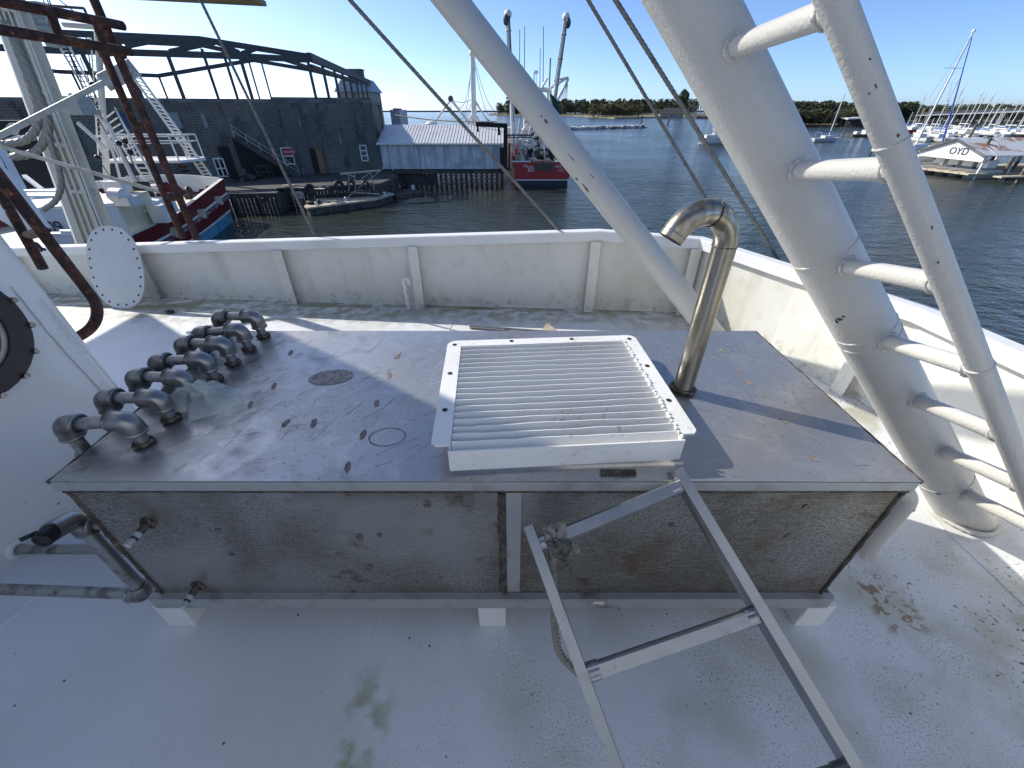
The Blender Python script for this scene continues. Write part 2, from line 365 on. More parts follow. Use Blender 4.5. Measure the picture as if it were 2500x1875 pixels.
# ------------------------------------------------------------------ own boat: deck
BW = [(-8.2,4.45,.42),(-5.0,4.19,.50),(-2.37,3.97,.625),(-.98,3.87,.69),(.79,3.765,.765),(1.70,3.69,.715),(2.13,2.9,.69),(2.42,2.18,.70),(2.56,1.3,.68),(2.63,.3,.66),(2.62,-2.5,.62)]
mb = MB()
gx = [-8.2+i*.6 for i in range(19)]
poly = [Vector((x, y, 0)) for x, y, z in BW]+[Vector((-8.2, -2.5, 0))]
mb.sheet([p for p in poly][::-1])
deck = mb.build('deck', m_deck, origin=(0,0,0)); tag(deck, kind='structure')
def weld(px, name='weld_seam', r=.004, mat=None, parent=None, wob=.0012):
    m = MB(); pts = []
    for a, b in zip(px, px[1:]):
        n = max(2, int((b-a).length/.02))
        for i in range(n): pts.append(a.lerp(b, i/n)+Vector((random.uniform(-wob, wob), random.uniform(-wob, wob), 0)))
    pts.append(px[-1]); m.tube(pts, [r*random.uniform(.88, 1.12) for _ in pts], 8); return m.build(name, mat or m_deck, parent)
for pa in ([(930,1478),(905,1600),(880,1740),(848,1875)], [(2160,1160),(2245,1234),(2360,1345),(2482,1460),(2560,1535)], [(1548,752),(1580,812)], [(0,1534),(115,1430),(231,1326)], [(1120,748),(1095,812)]):
    weld([atZ(x, y, .001) for x, y in pa], parent=deck)
# ------------------------------------------------------------------ bulwark
bul = thing('bulwark', 'white welded steel bulwark with flat cap rail round the deck edge', 'bulwark', (0,3.7,0))
mb = MB(); sweep(mb, [(x, y, 0) for x, y, z in BW], [(0,-.02),(0,0),(.012,0),(.012,-.02)])
mb.v = []; mb.f = []; mb.m = []; mb.s = []
n = len(BW); vs = []
for i, (x, y, z) in enumerate(BW):
    a = Vector(BW[max(i-1,0)][:2]); b = Vector(BW[min(i+1,n-1)][:2]); d = (b-a).normalized(); o = Vector((-d.y, d.x))
    vs += [Vector((x,y,0)), Vector((x,y,z-.02)), Vector((x+o.x*.012,y+o.y*.012,z-.02)), Vector((x+o.x*.012,y+o.y*.012,0)), Vector((x-o.x*.1,y-o.y*.1,-1.2)), Vector((x-o.x*.9,y-o.y*.9,WZ-.3))]
fs = []
for i in range(n-1):
    a = i*6; b = a+6
    fs += [(a, a+1, b+1, b), (a+2, a+3, b+3, b+2), (a+1,a+2,b+2,b+1), (a+3,a+4,b+4,b+3), (a+4,a+5,b+5,b+4)]
mb.add(vs, fs); mb.build('plating', m_bulwark, bul)
mb = MB(); sweep(mb, [(x, y, z) for x, y, z in BW], [(-.045,-.008),(-.037,0),(.055,0),(.063,-.008),(.063,-.05),(-.037,-.05),(-.037,-.085),(-.045,-.085)])
mb.build('cap_rail', m_bright, bul)
mb = MB(); sweep(mb, [(x, y, 0) for x, y, z in BW], [(-.001,.0),(-.012,.002),(-.001,.014)]); mb.build('base_weld', m_bulwark, bul)
def bw_at(t):      # point on the bulwark foot by x
    for a, b in zip(BW, BW[1:]):
        if a[0] <= t <= b[0]:
            k = (t-a[0])/(b[0]-a[0]); p = Vector(a).lerp(Vector(b), k); d = Vector((b[0]-a[0], b[1]-a[1], 0)).normalized(); return p, d
for t in (-6.6,-5.2,-3.78,-2.27,-.93,.765,1.66,2.36,2.56):
    p, d = bw_at(t); nn = Vector((d.y, -d.x, 0)); mb = MB(); h = p.z-.086; q = Vector((p.x, p.y, 0))
    wd = .045 if t > -2 else .05
    mb.prism([q+nn*.001-d*.004, q+nn*.07-d*.004, q+nn*.055-d*.004+Vector((0,0,h)), q+nn*.001-d*.004+Vector((0,0,h))], d*.008)
    mb.prism([q+nn*.07-d*wd, q+nn*.07+d*wd, q+nn*.055+d*wd+Vector((0,0,h)), q+nn*.055-d*wd+Vector((0,0,h))], nn*.008)
    mb.build('stiffener', m_bulwark, bul)
# little white vent pipe by the bulwark
b = atZ(998, 753, 0); vp = thing('vent_pipe', 'thin white gooseneck vent pipe standing on the deck by the bulwark', 'vent pipe', b)
mb = MB(); mb.tube(bend([b, b+Vector((-.01,.0,.31)), b+Vector((.045,-.02,.31)), b+Vector((.045,-.02,.26))], .025, 6), .017, 12); mb.build('pipe', m_bright, vp)
mb = MB(); c = b+Vector((.045,-.03,.12)); mb.cyl(b+Vector((0,0,.12)), c, .008, seg=8); mb.hexnut(c, (1,-.4,0), .014, .016); mb.build('bolt', m_galv, vp)
# rod and wood scrap on the deck behind the tank
p, q = atZ(1147, 797, .018), atZ(1345, 812, .018)
mb = MB(); mb.cyl(p, q+(q-p)*.3, .0165, seg=14); tag(mb.build('metal_rod', m_pipe), 'dark metal rod lying on the deck behind the tank', 'rod')
mb = MB(); c = atZ(1337, 808, 0); mb.prism([c+Vector((-.07,-.06,.004)), c+Vector((.10,-.05,.004)), c+Vector((.01,.07,.03)), c+Vector((-.01,.07,.03))], (0,0,.012))
tag(mb.build('wood_scrap', M('pale_wood', (.55,.47,.36), .8, layers=[dict(s=30, lo=.4, hi=.6, c=(.4,.33,.25), st=(.1,1,1))])), 'pale pointed wood scrap on the deck at the rod end', 'wood scrap')
c = atZ(416, 764, 0); mb = MB(); mb.torus(c+Vector((0,0,.015)), (0,.2,1), .026, .012, 12, 6); tag(mb.build('steel_nut', m_burn), 'small black steel nut lying on the deck', 'nut')

# ------------------------------------------------------------------ the tank
TX0, TX1, TY0, TY1, TZ0, TZ1 = -1.275, 1.125, .775, 1.675, .195, .80
tank = thing('metal_tank', 'long low stainless steel tank on white feet with pipe loops at its left end', 'tank', ((TX0+TX1)/2, (TY0+TY1)/2, 0))
mb = MB(); xm = -.03
mb.add([(TX0,TY0,TZ0),(TX1,TY0,TZ0),(TX1,TY0,TZ1-.001),(TX0,TY0,TZ1-.001),(TX0,TY1,TZ0),(TX1,TY1,TZ0),(TX1,TY1,TZ1-.001),(TX0,TY1,TZ1-.001)],
       [(0,1,2,3),(5,4,7,6),(4,0,3,7),(1,5,6,2),(4,5,1,0)])
mb.build('body', m_steel_front, tank)
mb = MB()
nx, ny = 48, 18; x0, x1, y0, y1 = TX0-.012, TX1+.012, TY0-.012, TY1+.006
vs = []
for j in range(ny+1):
    for i in range(nx+1):
        x = x0+(x1-x0)*i/nx; y = y0+(y1-y0)*j/ny; e = min(1, min(x-x0, x1-x, y-y0, y1-y)/.12)
        z = TZ1+.004+e*(.004*math.sin(x*3.1+y*2)+.003*math.sin(x*6.3-y*5)-.003)
        vs.append((x, y, z))
fs = [(j*(nx+1)+i, j*(nx+1)+i+1, (j+1)*(nx+1)+i+1, (j+1)*(nx+1)+i) for j in range(ny) for i in range(nx)]
mb.add(vs, fs, True)
B = [Vector((x0,y0,TZ1+.004)), Vector((x1,y0,TZ1+.004)), Vector((x1,y1,TZ1+.004)), Vector((x0,y1,TZ1+.004))]
for a, b in zip(B, B[1:]+B[:1]): mb.add([a, b, b-Vector((0,0,.004)), a-Vector((0,0,.004))], [(3,2,1,0)])
# scratches ground into the plate, kept in its mesh
def zt0(x, y):
    e = min(1, min(x-TX0+.012, TX1+.012-x, y-TY0+.012, TY1+.006-y)/.12); return TZ1+.004+max(0, e)*(.004*math.sin(x*3.1+y*2)+.003*math.sin(x*6.3-y*5)-.003)
rs2 = random.Random(21)
for i in range(420):
    mb.mi = 1 if rs2.random() < .5 else 2
    left_ = rs2.random() < .72
    x = rs2.uniform(-1.15, .0) if left_ else rs2.uniform(-.1, 1.05); y = rs2.uniform(.82, 1.63); L_ = rs2.choice((.02,.03,.05,.08,.14)); a_ = rs2.gauss(.75 if left_ else 2.2, .45); cv = rs2.uniform(-4, 4); wd_ = rs2.uniform(.0002,.0006); n_ = max(3, int(L_/.015)); pts_ = []
    for k_ in range(n_+1):
        pts_.append((x, y, a_)); x += math.cos(a_)*L_/n_; y += math.sin(a_)*L_/n_; a_ += cv*L_/n_
    if not all(TX0+.02 < p_[0] < TX1-.02 and TY0+.02 < p_[1] < TY1-.02 for p_ in pts_): continue
    vs_ = []
    for (x_, y_, t_) in pts_:
        for s_ in (-1, 1): xx, yy = x_-math.sin(t_)*wd_*s_, y_+math.cos(t_)*wd_*s_; vs_.append((xx, yy, zt0(xx, yy)+.0011))
    mb.add(vs_, [(2*k_, 2*k_+2, 2*k_+3, 2*k_+1) for k_ in range(n_)])
mb.mi = 0
mb.build('top_plate', [m_steel_top, M('bright_scratch', (.85,.86,.88), .35, .6), M('dark_scratch', (.10,.095,.09), .5, .5)], tank)
mb = MB(); mb.box(((TX0+TX1)/2, TY0-.0085, TZ1-.018), (TX1-TX0+.02, .013, .034)); mb.build('top_rim', m_angle, tank, bevel=.003)
edges = [[(TX0,TY0-.006,TZ1-.041),(TX1,TY0-.006,TZ1-.041)], [(TX0,TY0,TZ0),(TX0,TY0,TZ1-.03)], [(TX1,TY0,TZ0),(TX1,TY0,TZ1)],
         [(x1,y0,TZ1-.002),(x1,y1,TZ1-.002)], [(x0,y0,TZ1-.002),(x0,y1,TZ1-.002)], [(TX0,TY1,TZ0),(TX0,TY1,TZ1)]]
for e in edges: weld([Vector(a) for a in e], 'edge_weld', .0075, m_edge, tank, .0011)
mb = MB(); mb.box((xm+.035, TY0-.004, (TZ0+TZ1)/2-.01), (.045, .006, TZ1-TZ0-.07)); mb.build('seam_strip', m_angle, tank)
weld([Vector((xm,TY0-.002,TZ0+.01)), Vector((xm,TY0-.002,TZ1-.05))], 'edge_weld', .013, m_edge, tank, .003)
mb = MB()
for y in (TY0-.022, TY1+.016): 
    mb.box(((TX0+TX1)/2, y, .170), (TX1-TX0+.07, .006, .062)); mb.box(((TX0+TX1)/2, y+(.0125 if y < 1 else -.0125), .197), (TX1-TX0+.07, .0188, .006))
mb.build('angle_iron', m_angle, tank)
mb = MB()
for x in (TX0-.038, TX1+.038): mb.box((x, (TY0+TY1)/2, .172), (.006, TY1-TY0+.03, .052))
mb.build('angle_iron', m_angle, tank)
for x in (-1.275, -.075, 1.145):
    for y in (TY0-.0, TY1-.05):
        mb = MB(); mb.box((x, y+.02, .0725), (.105, .09, .145)); mb.build('foot', m_bright, tank, bevel=.006)
# circles and stains marked on the top plate
def zt_at(x, y):
    e = min(1, min(x-TX0+.012, TX1+.012-x, y-TY0+.012, TY1+.006-y)/.12); return TZ1+.004+e*(.004*math.sin(x*3.1+y*2)+.003*math.sin(x*6.3-y*5)-.003)
def disc_on_top(px, py, ex, ey, mat, nm, z=TZ1+.006, rot=0, parent=tank, n=28, wob=0):
    c = atZ(px, py, z); m = MB(); pts = []
    for i in range(n):
        a = 2*math.pi*i/n; k = 1+random.uniform(-wob, wob); dx, dy = ex*k*math.cos(a), ey*k*math.sin(a)
        q = c+Vector((dx*math.cos(rot)-dy*math.sin(rot), dx*math.sin(rot)+dy*math.cos(rot), 0)); q.z = zt_at(q.x, q.y)+.0012; pts.append(q)
    m.sheet(pts); return m.build(nm, mat, parent)
m_dull = M('dull_ground_steel', (.33,.31,.28), .6, .5, layers=[dict(s=40, lo=.4, hi=.6, c=(.22,.20,.17)), dict(s=90, lo=.6, hi=.66, c=(.1,.08,.07))])
m_spot = M('burn_spot', (.13,.10,.085), .6, .4, layers=[dict(s=90, lo=.4, hi=.6, c=(.26,.22,.19))])
m_spot2 = M('orange_spot', (.30,.22,.15), .6, .4, layers=[dict(s=90, lo=.45, hi=.6, c=(.40,.36,.30))])
disc_on_top(808, 921, .083, .053, m_dull, 'ground_patch', rot=.12)
for (px, py, ex, ey) in ((945, 1064, .058, .043), (600, 905, .062, .052)):
    c = atZ(px, py, TZ1+.006); c.z = zt_at(c.x, c.y)+.0014; m = MB(); N = 40
    for k, (a, b) in enumerate(((1.0, .95),)):
        o = []; ii = []
        for i in range(N):
            t = 2*math.pi*i/N; o.append(c+Vector((ex*a*math.cos(t), ey*a*math.sin(t), 0))); ii.append(c+Vector((ex*b*math.cos(t), ey*b*math.sin(t), 0)))
        m.add(o+ii, [(i, (i+1)%N, N+(i+1)%N, N+i) for i in range(N)])
    m.build('scribed_circle', m_burn if px > 900 else m_dull, tank)
def zt_at(x, y):
    e = min(1, min(x-TX0+.012, TX1+.012-x, y-TY0+.012, TY1+.006-y)/.12); return TZ1+.004+e*(.004*math.sin(x*3.1+y*2)+.003*math.sin(x*6.3-y*5)-.003)
spots = [(919,982),(950,916),(885,1058),(848,1138),(668,940),(610,985),(708,858),(970,870),(697,1030),(765,1030)]
for i, (x, y) in enumerate(spots): disc_on_top(x, y, random.uniform(.007,.010), random.uniform(.018,.026), m_spot, 'burn_mark', rot=random.uniform(-.5,.3), n=18, wob=.12)
for i, (x, y) in enumerate([(996,818),(975,862),(1765,853),(1806,900),(1828,930),(1836,932),(1857,1025),(1916,1025),(1990,1117),(1866,962),(1745,870),(1257,820)]):
    disc_on_top(x, y, random.uniform(.004,.007), random.uniform(.012,.021), m_spot2, 'burn_mark', rot=random.uniform(.2,.6) if x > 1300 else -.2, n=18, wob=.18)
def disc_on_front(px, py, r, mat, sq=1.3):
    c = atY(px, py, TY0-.0022); m = MB(); m.sheet([c+Vector((r*math.cos(t*.4), 0, r*sq*math.sin(t*.4))) for t in range(16)]); return m.build('burn_mark', mat, tank)
for x, y, r in ((878,1313,.012),(926,1308,.008),(900,1386,.013),(850,1205,.010),(1043,1232,.012),(1638,1283,.009),(1624,1325,.009),(1606,1371,.008),(1594,1406,.008),(530,1296,.008),(563,1355,.007),(1968,1240,.010),(1924,1312,.011),(1886,1373,.009),(1285,1317,.010)):
    disc_on_front(x, y, r, m_spot)
# pipe loops
m_cols = m_burn
for k in range(7):
    Y = .915+.1188*k; zt = TZ1+.006; zc = (.893 if k < 6 else .905)+random.uniform(-.004,.004); yj = random.uniform(-.012,.012); xj = random.uniform(-.012,.008)
    p = thing('pipe_loop', None, None, (-1.14, Y, zt)); p.parent = tank; p.location = Vector((-1.14, Y, zt))-ORG[tank.name]
    a = Vector((-1.135, Y, zt)); e1 = Vector((-1.135, Y, zc)); e2 = Vector((-1.315+xj, Y+yj, zc-.004+yj*.4)); d = Vector((-1.315+xj, Y+yj, .70))
    mb = MB(); mb.cyl(e1+Vector((-.045,0,0)), e2+Vector((.04,0,0)), .0185, seg=20); mb.cyl(e2+Vector((0,0,-.04)), d+Vector((0,0,.02)), .0185, seg=20); mb.cyl(a, a+Vector((0,0,.06)), .0185, seg=20); mb.build('pipe', m_pipe, p)
    mb = MB(); mb.tube(bend([a+Vector((0,0,.045)), e1, e1+Vector((-.05,0,0))], .036, 10), .0290, 20); mb.torus(a+Vector((0,0,.047)), (0,0,1), .0270, .0055); mb.torus(e1+Vector((-.05,0,0)), (1,0,0), .0270, .0055); mb.build('elbow', m_elbow, p)
    mb = MB(); mb.tube(bend([e2+Vector((.045,0,0)), e2, e2+Vector((0,0,-.045))], .036, 10), .0290, 20); mb.torus(e2+Vector((.045,0,0)), (1,0,0), .0270, .0055); mb.torus(e2+Vector((0,0,-.045)), (0,0,1), .0270, .0055); mb.build('elbow', m_elbow, p)
    mb = MB(); mb.torus(a+Vector((0,0,.002)), (0,0,1), .021, .008, 26, 8, .3); mb.build('weld_collar', m_burn, p)
    mb = MB(); mb.cyl(d+Vector((0,0,.075)), d+Vector((0,0,.035)), .027, seg=20); mb.cyl(d+Vector((0,0,.03)), d+Vector((.035,0,-.005)), .026, seg=20); mb.torus(d+Vector((0,0,.076)), (0,0,1), .021, .006); mb.build('coupling', m_pipe, p)
# gooseneck vent
gb = Vector((.632, 1.212, TZ1+.006)); gh = .515; dr = Vector((-.96, -.27, 0)).normalized(); rb = .098; r0 = .0345
p = thing('gooseneck_vent', None, None, gb); p.parent = tank; p.location = gb-ORG[tank.name]
mb = MB(); mb.cyl(gb, gb+Vector((0,0,gh)), r0, seg=36); mb.build('vent_pipe', m_goose, p)
arc = []
for i in range(29):
    t = math.pi*.84*i/28; arc.append(gb+Vector((0,0,gh))+dr*(rb-rb*math.cos(t))+Vector((0,0,rb*1.0*math.sin(t))))
arc.append(arc[-1]+(arc[-1]-arc[-2]).normalized()*.018)
mb = MB(); mb.tube(arc, r0*1.03, 36, cap=False); mb.tube(arc[::-1], r0*.93, 36, cap=False); t = (arc[-1]-arc[-2]).normalized(); mb.build('vent_bend', m_goose, p, 80)
i = 14
for c_, a_, R__, r__ in ((gb+Vector((0,0,gh)), Vector((0,0,1)), r0, .0022), (arc[i], arc[i+1]-arc[i-1], r0*1.03, .0026), (gb, Vector((0,0,1)), r0+.003, .008)):
    mb = MB(); mb.torus(c_, a_, R__, r__, 40, 8, .45); mb.build('weld_ring', m_burn, p)
mb = MB(); mb.torus(arc[-2], t, r0*.93, .004, 36, 8); mb.build('mouth_rim', m_elbow, p)
# small capped nipples on the front
m_cap = M('clear_plastic_cap', (.55,.60,.62), .2, .3)
for x, y in ((362, 1277), (483, 1430)):
    c = atY(x, y, TY0-.002); p = thing('nipple', None, None, c); p.parent = tank; p.location = c-ORG[tank.name]
    mb = MB(); mb.torus(c, (0,1,0), .017, .007, 22, 8, .3); mb.build('weld_collar', m_burn, p)
    mb = MB(); mb.cyl(c, c+Vector((-.006,-.055,-.004)), .0115, seg=16); mb.build('stub', m_edge, p)
    mb = MB(); mb.cyl(c+Vector((-.004,-.035,-.003)), c+Vector((-.006,-.048,-.004)), .0125, seg=16); mb.hexnut(c+Vector((-.007,-.064,-.005)), (0,1,0), .0105, .022); mb.build('cap', m_cap, p)
# latch under the cover front
mb = MB(); c = Vector((.30, .792, TZ1+.008)); mb.box(c, (.10,.018,.005)); mb.box(c+Vector((.01,-.002,.005)), (.04,.010,.005)); mb.build('hinge_block', m_edge, tank)
# white paint splash on the angle iron
c = Vector((.315, TY0-.0262, .175)); m = MB(); m.sheet([c+Vector((.026*math.cos(t_)*k_, 0, .014*math.sin(t_)*k_)) for t_, k_ in ((0,1),(.5,.8),(1.0,1.1),(1.7,1),(2.3,1.1),(2.9,.7),(3.4,1.2),(4.0,.5),(4.6,.4),(5.3,1.3),(5.8,.7))]); m.build('paint_splash', m_bright, tank)
# drain pipe at the tank's left end
dp = thing('drain_pipe', 'grey steel drain pipe with a black taped elbow at the left end of the tank', 'pipe', (-1.42,.82,.1))
mb = MB(); mb.tube([(-1.42,.82,.13),(-1.41,.82,.53)], .0215, 20); mb.build('pipe', m_pipe, dp)
mb = MB(); mb.tube([(-1.45,.82,.106),(-2.25,.83,.14)], .0205, 20); mb.build('pipe', m_pipe, dp)
mb = MB(); mb.tube(bend([(-1.475,.82,.107),(-1.42,.82,.105),(-1.42,.82,.16)], .03, 8), .030, 20); mb.torus((-1.475,.82,.107), (1,0,0), .026, .007, 20, 8, .2); mb.torus((-1.42,.82,.16), (0,0,1), .026, .007, 20, 8, .2); mb.build('elbow', m_elbow, dp)
mb = MB(); mb.tube(bend([(-1.41,.82,.50),(-1.41,.82,.565),(-1.395,.745,.60)], .035, 8), .031, 20); mb.build('elbow', m_elbow, dp)
mb = MB(); mb.tube([(-1.397,.755,.595),(-1.390,.715,.603)], [.0285,.0255], 16); mb.torus((-1.390,.715,.603), (.1,-.9,.1), .020, .005, 18, 6); mb.bar((-1.405,.73,.62), (-1.425,.70,.625), .006, .012); mb.build('tape', m_black, dp)
mb = MB(); mb.tube([(-1.41,.82,.53),(-1.275,.83,.53)], .019, 16); mb.torus((-1.37,.822,.53), (1,0,0), .024, .008, 18, 8, .2); mb.build('branch', m_elbow, dp)
d2 = thing('deck_pipe', 'horizontal grey pipe running just above the deck from the wheelhouse wall under the tank', 'pipe', (-2.2,1.04,.03))
mb = MB(); mb.tube([(-2.25,1.05,.045),(-1.1,1.05,.05)], .0205, 20); mb.build('pipe', m_pipe, d2)
mb = MB(); mb.torus((-2.195,1.05,.046), (1,0,0), .03, .014, 20, 8, .2); mb.build('weld_collar', m_bright, d2)
# clear plastic bag over the pipe loops
mb = MB(); N = 22
vs = []
pc = Vector((-1.075, 1.115, .80))
rs = random.Random(3)
for j in range(N+1):
    for i in range(N+1):
        s = i/N*2-1; t = j/N*2-1; rr = max(abs(s), abs(t)); k = (s*s+t*t)**.5 or 1; s2, t2 = s*rr/k, t*rr/k
        x = s2*.135; y = t2*.080*(1+.3*math.sin(5*s2)+.12*math.sin(13*s2)); z = .055*(1-rr**1.7)+.020*abs(math.sin(9*s2+6*t2))*(1-rr)+.018*abs(math.sin(11*t2-7*s2))*(1-rr**2)+rs.uniform(0,.003)
        vs.append(pc+Vector((x, y, .012+max(0, z))))
mb.add(vs, [(j*(N+1)+i, j*(N+1)+i+1, (j+1)*(N+1)+i+1, (j+1)*(N+1)+i) for j in range(N) for i in range(N)], True)
m_plastic = M('clear_film', (.78,.86,.80), .12, trans=.0, alpha=.34, bump=[dict(s=30, d=.01, str=.8)], spec=.9)
tag(mb.build('plastic_bag', m_plastic), 'crumpled clear plastic bag lying on the tank between the pipe loops', 'plastic bag')

# ------------------------------------------------------------------ louvered cover lying on the tank
A = Vector((-.224,.785,0)); rx = Vector((.9975,.0705,0)).normalized(); ry = Vector((-.052,.9986,0)).normalized(); zb = TZ1+.016; zf = .886
def lc(a, b, z): return A+rx*a+ry*b+Vector((0,0,z))
Wd, Dp = .765, .645
cov = thing('louvered_cover', 'white louvered vent cover lying flat on top of the tank', 'vent cover', lc(Wd/2, Dp/2, zb))
mb = MB()
def rrect(x0, x1, y0, y1, r, corners, n=6):
    out = []
    for (cx, cy, a0, on) in ((x1-r, y0+r, -90, corners[0]), (x1-r, y1-r, 0, corners[1]), (x0+r, y1-r, 90, corners[2]), (x0+r, y0+r, 180, corners[3])):
        for i in range(n+1):
            t = R(a0+90*i/n); out.append((cx+r*math.cos(t), cy+r*math.sin(t)))
    return out
outer = rrect(0, Wd, .03, Dp, .035, (1,1,1,1)); ix0, ix1, iy0, iy1 = .055, Wd-.058, .0, Dp-.048
left = [q for q in outer if q[0] < ix0+.001]; 
# flange as three strips with rounded outer corners
def strip(pts): mb.prism([lc(a, b, zf-.006) for a, b in pts], (0,0,.006))
ol = [(0,.045),(.012,.03),(ix0,.03),(ix0,Dp-.048),(0,Dp-.048)]
strip(ol); strip([(ix1,.03),(Wd-.012,.03),(Wd,.045),(Wd,Dp-.048),(ix1,Dp-.048)])
tb = [(0,Dp-.0481),(Wd,Dp-.0481)]+[(Wd-.035+.035*math.cos(R(t)), Dp-.035+.035*math.sin(R(t))) for t in range(0,91,15)]+[(.035+.035*math.cos(R(t)), Dp-.035+.035*math.sin(R(t))) for t in range(90,181,15)]
strip(tb); mb.build('flange', m_paint, cov, bevel=.0015)
mb = MB()
th = .005
mb.prism([lc(ix0-.005,0,zb), lc(ix1+.005,0,zb), lc(ix1+.005,0,zf+.003), lc(ix0-.005,0,zf+.003)], ry*th)
mb.prism([lc(ix0-.005,th,zb), lc(ix0-.005,Dp-.05,zb), lc(ix0-.005,Dp-.05,zf-.0065), lc(ix0-.005,th,zf-.0065)], rx*th)
mb.prism([lc(ix1,th,zb), lc(ix1,Dp-.05,zb), lc(ix1,Dp-.05,zf-.0065), lc(ix1,th,zf-.0065)], rx*th)
mb.prism([lc(ix0,Dp-.05,zb), lc(ix1,Dp-.05,zb), lc(ix1,Dp-.05,zf-.0065), lc(ix0,Dp-.05,zf-.0065)], ry*th)
mb.build('skirt', m_paint, cov)
mb = MB(); NS = 18
for i in range(NS):
    b0 = .012+(Dp-.048-.016)*i/NS; 
    prev = None; xs = [ix0+.002+(ix1-ix0-.004)*j/14 for j in range(15)]
    top = [lc(x, b0+.029+random.uniform(-.0006,.0006), zf+.002+random.uniform(-.0012,.0018)+.0025*math.sin(x*9+i*2.1)*((i*37%5)/5)) for x in xs]; bot = [lc(x, b0+.004, zf-.042) for x in xs]
    vs = top+bot+[p+Vector((0,.0035,-.001)) for p in top]+[p+Vector((0,.0035,-.001)) for p in bot]; m_ = 15
    fs = []
    for j in range(14):
        fs += [(j, m_+j, m_+j+1, j+1), (2*m_+j, 2*m_+j+1, 3*m_+j+1, 3*m_+j), (j, j+1, 2*m_+j+1, 2*m_+j), (m_+j, 3*m_+j, 3*m_+j+1, m_+j+1)]
    fs += [(0, 2*m_, 3*m_, m_), (14, m_+14, 3*m_+14, 2*m_+14)]
    mb.add(vs, fs)
mb.build('louver', m_paint, cov)
for a, b in ((.028,.61),(.255,.625),(.50,.625),(.735,.61),(.026,.40),(.026,.19),(.738,.40),(.738,.19)):
    mb = MB(); mb.sheet([lc(a+.009*math.cos(t*.5236), b+.009*math.sin(t*.5236), zf+.0012) for t in range(12)]); mb.build('bolt_hole', m_hole, cov)
for j in range(NS):
    pass
mb = MB()
for j in range(34): mb.ball(lc(ix1+.002+random.uniform(-.003,.004), .02+j*(Dp-.08)/33, zf+.001), random.uniform(.004,.0075), 8, 6)
mb.build('weld_bead', m_bright, cov)

# ------------------------------------------------------------------ aluminium ladder leaning on the tank
t_r, b_r = atD(1646, 1150, 1.075), atD(2078, 1875, .875)
t_l, b_l = atD(1300, 1279, 1.065), atD(1521, 1875, .875)
b_r = t_r+(b_r-t_r)*((t_r.z-.01)/(t_r.z-b_r.z)); b_l = t_l+(b_l-t_l)*((t_l.z-.01)/(t_l.z-b_l.z))
lad = thing('aluminium_ladder', 'worn aluminium ladder leaning against the front edge of the tank', 'ladder', b_l.lerp(b_r,.5))
acr = (t_r-t_l).normalized()
for t, b, sgn in ((t_l, b_l, 1), (t_r, b_r, -1)):
    d = (b-t).normalized(); nrm = d.cross(acr).normalized()
    if nrm.z < 0: nrm = -nrm
    side = nrm.cross(d).normalized()
    if side.dot(acr) < 0: side = -side
    mb = MB(); wbar = .026; dep = .062
    # channel section: web plus two flanges that open outwards
    def piece(o1, o2, s1, s2):
        q = [side*s1+nrm*o1, side*s2+nrm*o1, side*s2+nrm*o2, side*s1+nrm*o2]
        mb.prism([t+a for a in q], (b-t))
    so_ = -sgn
    lo, hi = sorted((0, so_*.026)); piece(0, -.004, lo, hi); piece(-dep, -dep+.004, lo, hi)
    lo, hi = sorted((0, so_*.004)); piece(-.0041, -dep+.0041, lo, hi)
    mb.build('rail', m_alu, lad)
dn = (b_l-t_l).normalized()
def on(p0, p1, px, py):   # closest point of a line to a pixel's ray
    r = ray(px, py).normalized(); d = (p1-p0).normalized(); w0 = p0-CAM; b_ = d.dot(r); t = (b_*w0.dot(r)-w0.dot(d))/(1-b_*b_); return p0+d*t
nl = dn.cross(acr).normalized(); nl = nl if nl.z > 0 else -nl
for i, (pa, pb) in enumerate((((1345,1318),(1640,1198)), ((1448,1648),(1838,1515)))):
    a = on(t_l, b_l, *pa)-nl*.03; c = on(t_r, b_r, *pb)-nl*.03
    rungs = [(a, c)] if i == 0 else rungs+[(a, c)]
for k in (2, 3): rungs.append(tuple(rungs[1][j]+(rungs[1][j]-rungs[0][j])*(k-1) for j in (0,1)))
for a, c in rungs:
    d = (c-a).normalized(); mb = MB(); mb.tube([a, c], .0185, 20); mb.box((a+c)/2+nl*.013, (.001,.001,.001))
    mb.prism([a+nl*.016+dn*.014, a+nl*.016-dn*.014, a+nl*.0195-dn*.014, a+nl*.0195+dn*.014], c-a)
    for e, s in ((a, 1), (c, -1)):
        mb.tube([e+d*s*.001, e+d*s*.028], .0215, 20)
    mb.build('rung', m_alu, lad)
# rope on the ladder
a = rungs[0][0]+(rungs[0][1]-rungs[0][0]).normalized()*.032
rp = thing('rope', 'frayed grey rope knotted round the top left rung of the ladder', 'rope', a)
mb = MB()
for k in range(3):
    o = acr*(.006+.019*k)+acr*-.012; pts = [a+o+nl*(.029*math.cos(t))-dn*(.029*math.sin(t)) for t in [i*2*math.pi/14 for i in range(15)]]
    rope(mb, spline(pts, 3), .0088, .016, 18, lobes=3, amp=.32)
for k in range(4):
    o = acr*(.004+.013*k); pts = [a+o+acr*.012*math.sin(i*.9+k)+nl*(.020+.012*math.cos(i*1.3+k*2))+dn*(-.03+.016*i) for i in range(6)]
    rope(mb, spline(pts, 4), .0085, .016, 18, lobes=3, amp=.32)
mb.build('knot', m_rope, rp)
mb = MB(); e = atD(1385, 1345, 1.03); rope(mb, spline([a+nl*.03+acr*.02, a+nl*.038+acr*.034+dn*.03, atD(1365, 1330, 1.03), e], 8), .0088, .016, 18, lobes=3, amp=.32)
